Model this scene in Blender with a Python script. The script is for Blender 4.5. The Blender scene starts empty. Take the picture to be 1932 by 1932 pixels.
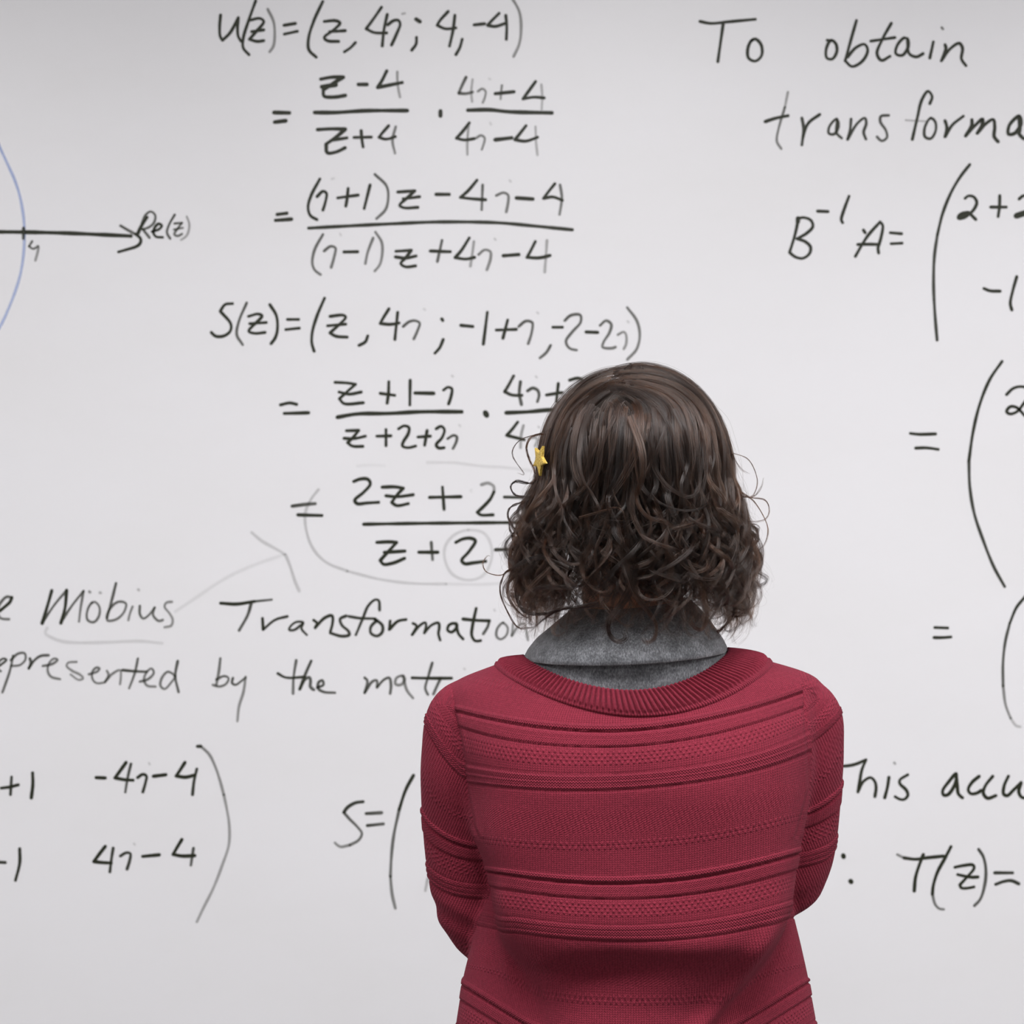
import bpy, bmesh, math, random
import numpy as np
from mathutils import Vector, Matrix

# ---------------------------------------------------------------- camera, light, exposure
SC = bpy.context.scene
COL = SC.collection
CAM_Y, CAM_Z, SHIFT_X = -3.1, 1.52, 0.0
PERSON_Y = -1.1
LENS_PX = 3644.0

cam_data = bpy.data.cameras.new('camera')
cam = bpy.data.objects.new('camera', cam_data)
COL.objects.link(cam)
cam.location = (0.0, CAM_Y, CAM_Z)
cam.rotation_euler = (math.radians(90), 0, 0)
cam_data.sensor_width = 36.0
cam_data.lens = LENS_PX / 1932.0 * 36.0
cam_data.clip_start = 0.05
cam_data.dof.use_dof = True
cam_data.dof.focus_distance = 1.92
cam_data.dof.aperture_fstop = 10.0
SC.camera = cam

SC.view_settings.view_transform = 'Standard'
SC.view_settings.look = 'None'
SC.view_settings.gamma = 1.0
SC.view_settings.exposure = 0.09
SC.view_settings.use_curve_mapping = False

world = bpy.data.worlds.new('world')
SC.world = world
world.use_nodes = True
world.node_tree.nodes['Background'].inputs[0].default_value = (0.9, 0.92, 1.0, 1)
world.node_tree.nodes['Background'].inputs[1].default_value = 0.05

CEIL = 2.80
# ceiling light fittings: x, y, power
LIGHTS = [(-1.75, -1.95, 28), (0.15, -1.95, 42), (2.05, -1.95, 46),
          (-1.75, -4.6, 9), (0.15, -4.6, 12), (2.05, -4.6, 14)]

# ---------------------------------------------------------------- helpers
def link(o, parent=None):
    COL.objects.link(o)
    if parent is not None:
        o.parent = parent
    return o

def tag(o, label=None, cat=None, group=None, kind=None):
    if label: o['label'] = label
    if cat: o['category'] = cat
    if group: o['group'] = group
    if kind: o['kind'] = kind
    return o

def empty(name, loc, label=None, cat=None, group=None):
    o = bpy.data.objects.new(name, None)
    o.location = loc
    o.empty_display_size = 0.1
    link(o)
    return tag(o, label, cat, group)

def set_parent(o, p):
    """parent without moving: the empties stand unrotated, so the offset is enough"""
    o.parent = p
    m = Matrix.Identity(4)
    q = p
    while q is not None:
        m = Matrix.Translation(q.location) @ m
        q = q.parent
    o.matrix_parent_inverse = Matrix.Identity(4)
    o.location = Vector(o.location) - m.translation
    return o

def mesh_obj(name, verts, faces, mat=None, parent=None, smooth=True):
    me = bpy.data.meshes.new(name)
    me.from_pydata([tuple(v) for v in verts], [], [tuple(f) for f in faces])
    me.update()
    if smooth:
        me.polygons.foreach_set('use_smooth', [True] * len(me.polygons))
    o = bpy.data.objects.new(name, me)
    if mat: me.materials.append(mat)
    COL.objects.link(o)
    if parent is not None: set_parent(o, parent)
    return o

def np_mesh(name, V, Q, smooth=True):
    """fast mesh from arrays; Q is an (n,4) or (n,3) array of indices"""
    me = bpy.data.meshes.new(name)
    k = Q.shape[1]
    me.vertices.add(len(V)); me.vertices.foreach_set('co', np.asarray(V, np.float32).ravel())
    me.loops.add(Q.size); me.loops.foreach_set('vertex_index', Q.astype(np.int32).ravel())
    me.polygons.add(len(Q))
    me.polygons.foreach_set('loop_start', np.arange(0, Q.size, k, dtype=np.int32))
    if smooth: me.polygons.foreach_set('use_smooth', np.ones(len(Q), bool))
    me.update(calc_edges=True)
    me.validate()
    return me

def box(name, lo, hi, mat, parent=None, bevel=0.0):
    bm = bmesh.new()
    bmesh.ops.create_cube(bm, size=1.0)
    for v in bm.verts:
        v.co = Vector([(lo[i] + hi[i]) / 2 + v.co[i] * (hi[i] - lo[i]) for i in range(3)])
    if bevel > 0:
        bmesh.ops.bevel(bm, geom=bm.edges[:], offset=bevel, segments=2, affect='EDGES', profile=0.6)
    me = bpy.data.meshes.new(name); bm.to_mesh(me); bm.free()
    o = bpy.data.objects.new(name, me); me.materials.append(mat); COL.objects.link(o)
    if parent is not None: set_parent(o, parent)
    return o

class NT:
    """tiny node-tree writer"""
    def __init__(self, name):
        self.m = bpy.data.materials.new(name); self.m.use_nodes = True
        self.t = self.m.node_tree
        self.b = self.t.nodes['Principled BSDF']; self.out = self.t.nodes['Material Output']
    def n(self, kind, **kw):
        x = self.t.nodes.new(kind)
        for k, v in kw.items(): setattr(x, k, v)
        return x
    def l(self, a, b): self.t.links.new(a, b)
    def math(self, op, a, b=None, c=None):
        x = self.n('ShaderNodeMath', operation=op)
        for i, v in enumerate((a, b, c)):
            if v is None: continue
            if isinstance(v, (int, float)): x.inputs[i].default_value = v
            else: self.l(v, x.inputs[i])
        return x.outputs[0]
    def noise(self, scale, detail=3, rough=0.5, vec=None):
        x = self.n('ShaderNodeTexNoise'); x.inputs['Scale'].default_value = scale
        x.inputs['Detail'].default_value = detail; x.inputs['Roughness'].default_value = rough
        if vec is not None: self.l(vec, x.inputs['Vector'])
        return x.outputs['Fac']
    def ramp(self, fac, stops, interp='LINEAR'):
        x = self.n('ShaderNodeValToRGB'); e = x.color_ramp.elements; x.color_ramp.interpolation = interp
        while len(e) > 1: e.remove(e[0])
        e[0].position = stops[0][0]; e[0].color = (*stops[0][1], 1)
        for p, c in stops[1:]:
            k = e.new(p); k.color = (*c, 1)
        self.l(fac, x.inputs[0]); return x.outputs[0]
    def mixc(self, f, a, b):
        x = self.n('ShaderNodeMix', data_type='RGBA')
        for s, v in ((0, f), (6, a), (7, b)):
            if isinstance(v, tuple): x.inputs[s].default_value = (*v, 1)
            elif isinstance(v, (int, float)): x.inputs[s].default_value = v
            else: self.l(v, x.inputs[s])
        return x.outputs[2]
    def bump(self, h, strength=0.3, dist=0.01):
        x = self.n('ShaderNodeBump'); x.inputs['Strength'].default_value = strength
        x.inputs['Distance'].default_value = dist
        self.l(h, x.inputs['Height']); self.l(x.outputs[0], self.b.inputs['Normal']); return x

def plain(name, color, rough=0.6, metal=0.0, noise=0.0, nscale=40, bump=0.0):
    t = NT(name)
    co = t.n('ShaderNodeTexCoord').outputs['Object']
    nz = t.noise(nscale, 4, 0.55, co)
    c2 = tuple(max(0.0, x * (1 - noise)) for x in color)
    t.l(t.mixc(nz, color, c2), t.b.inputs['Base Color'])
    t.b.inputs['Roughness'].default_value = rough; t.b.inputs['Metallic'].default_value = metal
    if bump > 0: t.bump(nz, bump, 0.004)
    return t.m

# ---------------------------------------------------------------- room materials
M_WALL = plain('painted_wall', (0.62, 0.615, 0.60), 0.8, noise=0.04, nscale=120, bump=0.08)
M_CEIL = plain('ceiling_tile', (0.74, 0.74, 0.73), 0.9, noise=0.12, nscale=160, bump=0.25)
M_GRID = plain('ceiling_grid', (0.8, 0.8, 0.79), 0.5)
M_FLOOR = plain('vinyl_floor', (0.16, 0.155, 0.15), 0.5, noise=0.25, nscale=18)
M_BASE = plain('rubber_baseboard', (0.06, 0.06, 0.065), 0.6)
M_ALU = plain('brushed_aluminium', (0.62, 0.63, 0.64), 0.35, 1.0, noise=0.08, nscale=200)

def board_material():
    t = NT('whiteboard_enamel')
    co = t.n('ShaderNodeTexCoord').outputs['Object']
    mp = t.n('ShaderNodeMapping'); mp.inputs['Scale'].default_value = (1.0, 1.0, 2.2); mp.inputs['Rotation'].default_value = (0, 0.5, 0)
    t.l(co, mp.inputs[0])
    big = t.noise(2.3, 4, 0.55, mp.outputs[0])       # wiped-off haze
    fine = t.noise(14, 5, 0.6, mp.outputs[0])
    f = t.math('MULTIPLY', t.math('SUBTRACT', big, 0.42), 2.4)
    f = t.math('MULTIPLY', f, t.math('ADD', 0.5, t.math('MULTIPLY', fine, 0.9)))
    f = t.n('ShaderNodeClamp').outputs[0] if False else t.math('MINIMUM', t.math('MAXIMUM', f, 0.0), 1.0)
    t.l(t.mixc(f, (0.800, 0.797, 0.822), (0.775, 0.770, 0.785)), t.b.inputs['Base Color'])
    t.b.inputs['Roughness'].default_value = 0.38
    t.b.inputs['Specular IOR Level'].default_value = 0.45
    t.b.inputs['Coat Weight'].default_value = 0.0
    return t.m
M_BOARD = board_material()

def ink_material():
    t = NT('marker_ink')
    a = t.n('ShaderNodeAttribute', attribute_name='ink')
    sep = t.n('ShaderNodeSeparateXYZ'); t.l(a.outputs['Vector'], sep.inputs[0])
    dens, blue = sep.outputs[0], sep.outputs[1]
    co = t.n('ShaderNodeTexCoord').outputs['Object']
    streak = t.noise(240, 4, 0.6, co)
    t.l(t.mixc(blue, t.mixc(dens, (0.095, 0.10, 0.070), (0.018, 0.021, 0.010)), (0.34, 0.45, 0.80)), t.b.inputs['Base Color'])
    t.b.inputs['Roughness'].default_value = 0.5
    t.b.inputs['Specular IOR Level'].default_value = 0.3
    tr = t.n('ShaderNodeBsdfTransparent'); mx = t.n('ShaderNodeMixShader')
    # thin ink lets a little of the board through, unevenly
    u = t.math('SUBTRACT', 1.0, t.math('MULTIPLY', t.math('SUBTRACT', 1.0, dens), t.math('MULTIPLY', streak, 0.7)))
    fac = t.math('MINIMUM', t.math('MULTIPLY', dens, u), 1.0)
    t.l(fac, mx.inputs[0]); t.l(tr.outputs[0], mx.inputs[1]); t.l(t.b.outputs[0], mx.inputs[2])
    t.l(mx.outputs[0], t.out.inputs[0])
    return t.m
M_INK = ink_material()

def emit(name, color, strength):
    t = NT(name)
    t.b.inputs['Base Color'].default_value = (0.9, 0.9, 0.9, 1)
    t.b.inputs['Emission Color'].default_value = (*color, 1)
    t.b.inputs['Emission Strength'].default_value = strength
    return t.m
M_DIFFUSER = emit('lit_diffuser', (1.0, 0.985, 0.99), 3.0)
M_FIXTURE = plain('white_enamel', (0.8, 0.8, 0.8), 0.4)

# ---------------------------------------------------------------- room shell
X0, X1, Y0, Y1 = -3.4, 3.6, -6.6, 0.06
def structure(o): return tag(o, kind='structure')
structure(box('floor', (X0, Y0, -0.05), (X1, Y1, 0.0), M_FLOOR))
structure(box('wall_back', (X0 - .1, Y1, -0.05), (X1 + .1, Y1 + 0.1, CEIL + .1), M_WALL))
structure(box('wall_front', (X0 - .1, Y0 - 0.1, -0.05), (X1 + .1, Y0, CEIL + .1), M_WALL))
structure(box('wall_left', (X0 - 0.1, Y0, -0.05), (X0, Y1, CEIL + .1), M_WALL))
structure(box('wall_right', (X1, Y0, -0.05), (X1 + 0.1, Y1, CEIL + .1), M_WALL))
structure(box('ceiling', (X0, Y0, CEIL + 0.012), (X1, Y1, CEIL + 0.1), M_CEIL))
structure(box('baseboard_back', (X0, Y1 - 0.012, 0.0), (X1, Y1, 0.10), M_BASE, bevel=0.003))
structure(box('baseboard_left', (X0, Y0, 0.0), (X0 + 0.012, Y1 - .012, 0.10), M_BASE, bevel=0.003))
structure(box('baseboard_right', (X1 - 0.012, Y0, 0.0), (X1, Y1 - .012, 0.10), M_BASE, bevel=0.003))

for i, (lx, ly, pw) in enumerate(LIGHTS):
    L = empty('ceiling_light', (lx, ly, CEIL), 'white recessed ceiling panel light, %s of the row %s' % (
        ['left one', 'middle one', 'right one'][i % 3], 'nearer the whiteboard' if i < 3 else 'farther from the whiteboard'), 'light')
    w, d = 0.60, 0.30
    for (a, b) in (((-w, -d), (w, -d + .03)), ((-w, d - .03), (w, d)), ((-w, -d + .03), (-w + .03, d - .03)), ((w - .03, -d + .03), (w, d - .03))):
        box('frame', (lx + a[0], ly + a[1], CEIL - 0.014), (lx + b[0], ly + b[1], CEIL + 0.011), M_FIXTURE, L, 0.002)
    box('diffuser', (lx - w + .03, ly - d + .03, CEIL - 0.004), (lx + w - .03, ly + d - .03, CEIL + 0.006), M_DIFFUSER, L)
    ld = bpy.data.lights.new('panel_lamp', 'AREA'); ld.shape = 'RECTANGLE'; ld.size = 1.14; ld.size_y = 0.54
    ld.energy = pw; ld.color = (1.0, 0.985, 0.995)
    lo = bpy.data.objects.new('panel_lamp', ld); lo.location = (lx, ly, CEIL - 0.016); COL.objects.link(lo)
    set_parent(lo, L)

# ---------------------------------------------------------------- whiteboard
BX0, BX1, BZ0, BZ1 = -2.3, 2.5, 0.42, 2.62
board = empty('whiteboard', (0.1, 0.03, BZ0), 'large glossy whiteboard covered in black marker equations behind the person', 'whiteboard')
box('writing_surface', (BX0, 0.0, BZ0), (BX1, 0.045, BZ1), M_BOARD, board)
box('frame_rail', (BX0 - .02, -0.008, BZ1 - .002), (BX1 + .02, 0.055, BZ1 + .03), M_ALU, board, 0.003)
box('frame_rail', (BX0 - .02, -0.008, BZ0 - .03), (BX1 + .02, 0.055, BZ0 + .002), M_ALU, board, 0.003)
box('frame_rail', (BX0 - .03, -0.008, BZ0 - .03), (BX0 + .002, 0.055, BZ1 + .03), M_ALU, board, 0.003)
box('frame_rail', (BX1 - .002, -0.008, BZ0 - .03), (BX1 + .03, 0.055, BZ1 + .03), M_ALU, board, 0.003)
box('marker_tray', (-1.6, -0.075, BZ0 - .045), (1.9, -0.005, BZ0 - .03), M_ALU, board, 0.003)

BOARD_S = 1175.5     # tracing pixels per metre on the board
def catmull(P, step=0.0035):
    P = [np.array(p, float) for p in P]
    if len(P) == 1: P = [P[0], P[0] + (0.0005, 0)]
    if len(P) == 2:
        n = max(2, int(np.linalg.norm(P[1] - P[0]) / step) + 1)
        return [P[0] + (P[1] - P[0]) * t for t in np.linspace(0, 1, n)]
    closed = np.linalg.norm(P[0] - P[-1]) < 0.004
    Q = [P[-2] if closed else 2 * P[0] - P[1]] + P + [P[1] if closed else 2 * P[-1] - P[-2]]
    out = []
    for i in range(1, len(Q) - 2):
        p0, p1, p2, p3 = Q[i - 1:i + 3]
        t1 = max(np.linalg.norm(p1 - p0), 1e-5) ** .5; t2 = t1 + max(np.linalg.norm(p2 - p1), 1e-5) ** .5
        t3 = t2 + max(np.linalg.norm(p3 - p2), 1e-5) ** .5
        n = max(3, int(np.linalg.norm(p2 - p1) / step) + 1)
        for t in np.linspace(t1, t2, n, endpoint=(i == len(Q) - 3)):
            a1 = (t1 - t) / t1 * p0 + t / t1 * p1
            a2 = (t2 - t) / (t2 - t1) * p1 + (t - t1) / (t2 - t1) * p2
            a3 = (t3 - t) / (t3 - t2) * p2 + (t - t2) / (t3 - t2) * p3
            b1 = (t2 - t) / t2 * a1 + t / t2 * a2
            b2 = (t3 - t) / (t3 - t1) * a2 + (t - t1) / (t3 - t1) * a3
            out.append((t2 - t) / (t2 - t1) * b1 + (t - t1) / (t2 - t1) * b2)
    return out

def handwriting(label, ox, oy, sc, text, rng):
    """one written line; its characters are separate meshes under it"""
    lift = [0.0004]
    def ribbon(path, w, dens):
        V, F, A = [], [], []
        n = len(path); lift[0] += 0.000012
        y = -lift[0]; r = w / 2
        T = np.gradient(np.array(path), axis=0); T /= np.maximum(np.linalg.norm(T, axis=1), 1e-9)[:, None]
        blue = 1.0 if dens > 1.5 else 0.0
        d0 = 0.62 if blue else dens
        ph = rng.uniform(0, 6.28)
        for i, (p, t) in enumerate(zip(path, T)):
            k = r * (1 + 0.09 * math.sin(i * 0.35 + ph) + rng.uniform(-.03, .03))
            nx, nz = -t[1] * k, t[0] * k
            V.append((p[0] + nx, y, p[1] + nz)); V.append((p[0] - nx, y, p[1] - nz))
            f = i / max(1, n - 1)
            dd = d0 * (1.0 - 0.12 * f) if d0 < 0.9 else d0
            A.extend([(dd, blue, 0)] * 2)
        for i in range(n - 1):
            b = 2 * i
            F.append((b, b + 1, b + 3, b + 2))
        for end, s in ((0, -1), (n - 1, 1)):          # rounded marker ends
            p, t = path[end], T[end]; c = len(V); V.append((p[0], y, p[1])); A.append(A[2 * end])
            ring = []
            for j in range(7):
                a = math.pi * j / 6
                q = p + r * (math.cos(a) * np.array((-t[1], t[0])) + s * math.sin(a) * t)
                ring.append(len(V)); V.append((q[0], y, q[1])); A.append(A[2 * end])
            for j in range(6): F.append((c, ring[j], ring[j + 1]))
        return V, F, A
    strokes = []
    for line in text.strip().splitlines():
        tok = line.split(); w, d = 5.5, 1.0
        if tok[0][0] == '@':
            w, d = [float(v) for v in tok[0][1:].split(',')]; tok = tok[1:]
        run, geo, pts = [], [], []
        def flush():
            pa = catmull(run); pts.extend(pa); geo.append(ribbon(pa, w * (1.07 if d > .35 else 1.0) / BOARD_S, d))
        for k in tok:
            corner = k.endswith('!')
            a, b = k.rstrip('!').split(',')
            px, py = ox + float(a) / sc, oy + float(b) / sc
            run.append(((px - 966) / BOARD_S, CAM_Z - (py - 966) / BOARD_S))
            if corner:
                flush(); run = []
        if run: flush()
        strokes.append((np.array(pts), geo))
    # strokes that touch, or sit right above one another like the bars of an equals sign, make one character
    n = len(strokes); g = list(range(n))
    def find(i):
        while g[i] != i: i = g[i]
        return i
    u = 1 / BOARD_S
    for i in range(n):
        for j in range(i):
            P, Q = strokes[i][0], strokes[j][0]
            dmin = np.sqrt(((P[:, None] - Q[None]) ** 2).sum(2)).min()
            ov = min(P[:, 0].max(), Q[:, 0].max()) - max(P[:, 0].min(), Q[:, 0].min())
            wi, wj = np.ptp(P[:, 0]), np.ptp(Q[:, 0])
            if dmin < 5 * u or (dmin < 34 * u and wi < 60 * u and wj < 60 * u and ov > -6 * u and (np.ptp(P[:, 1]) < 14 * u or np.ptp(Q[:, 1]) < 8 * u) and min(np.ptp(P[:, 1]), np.ptp(Q[:, 1])) < 9 * u):
                g[find(i)] = find(j)
    cs = np.concatenate([s[0] for s in strokes])
    grp = empty('handwritten_line', ((cs[:, 0].min() + cs[:, 0].max()) / 2, 0.0, cs[:, 1].min()))
    grp.location = Vector(grp.location); set_parent(grp, board)
    grp['label'] = label
    for root in sorted(set(find(i) for i in range(n))):
        V, F, A = [], [], []
        for i in range(n):
            if find(i) != root: continue
            for v, f, at_ in strokes[i][1]:
                b = len(V); V += v; A += at_; F += [tuple(x + b for x in q) for q in f]
        o = mesh_obj('written_character', V, F, M_INK, grp, smooth=False)
        at = o.data.attributes.new('ink', 'FLOAT_VECTOR', 'POINT')
        at.data.foreach_set('vector', np.array(A, np.float32).ravel())
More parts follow.
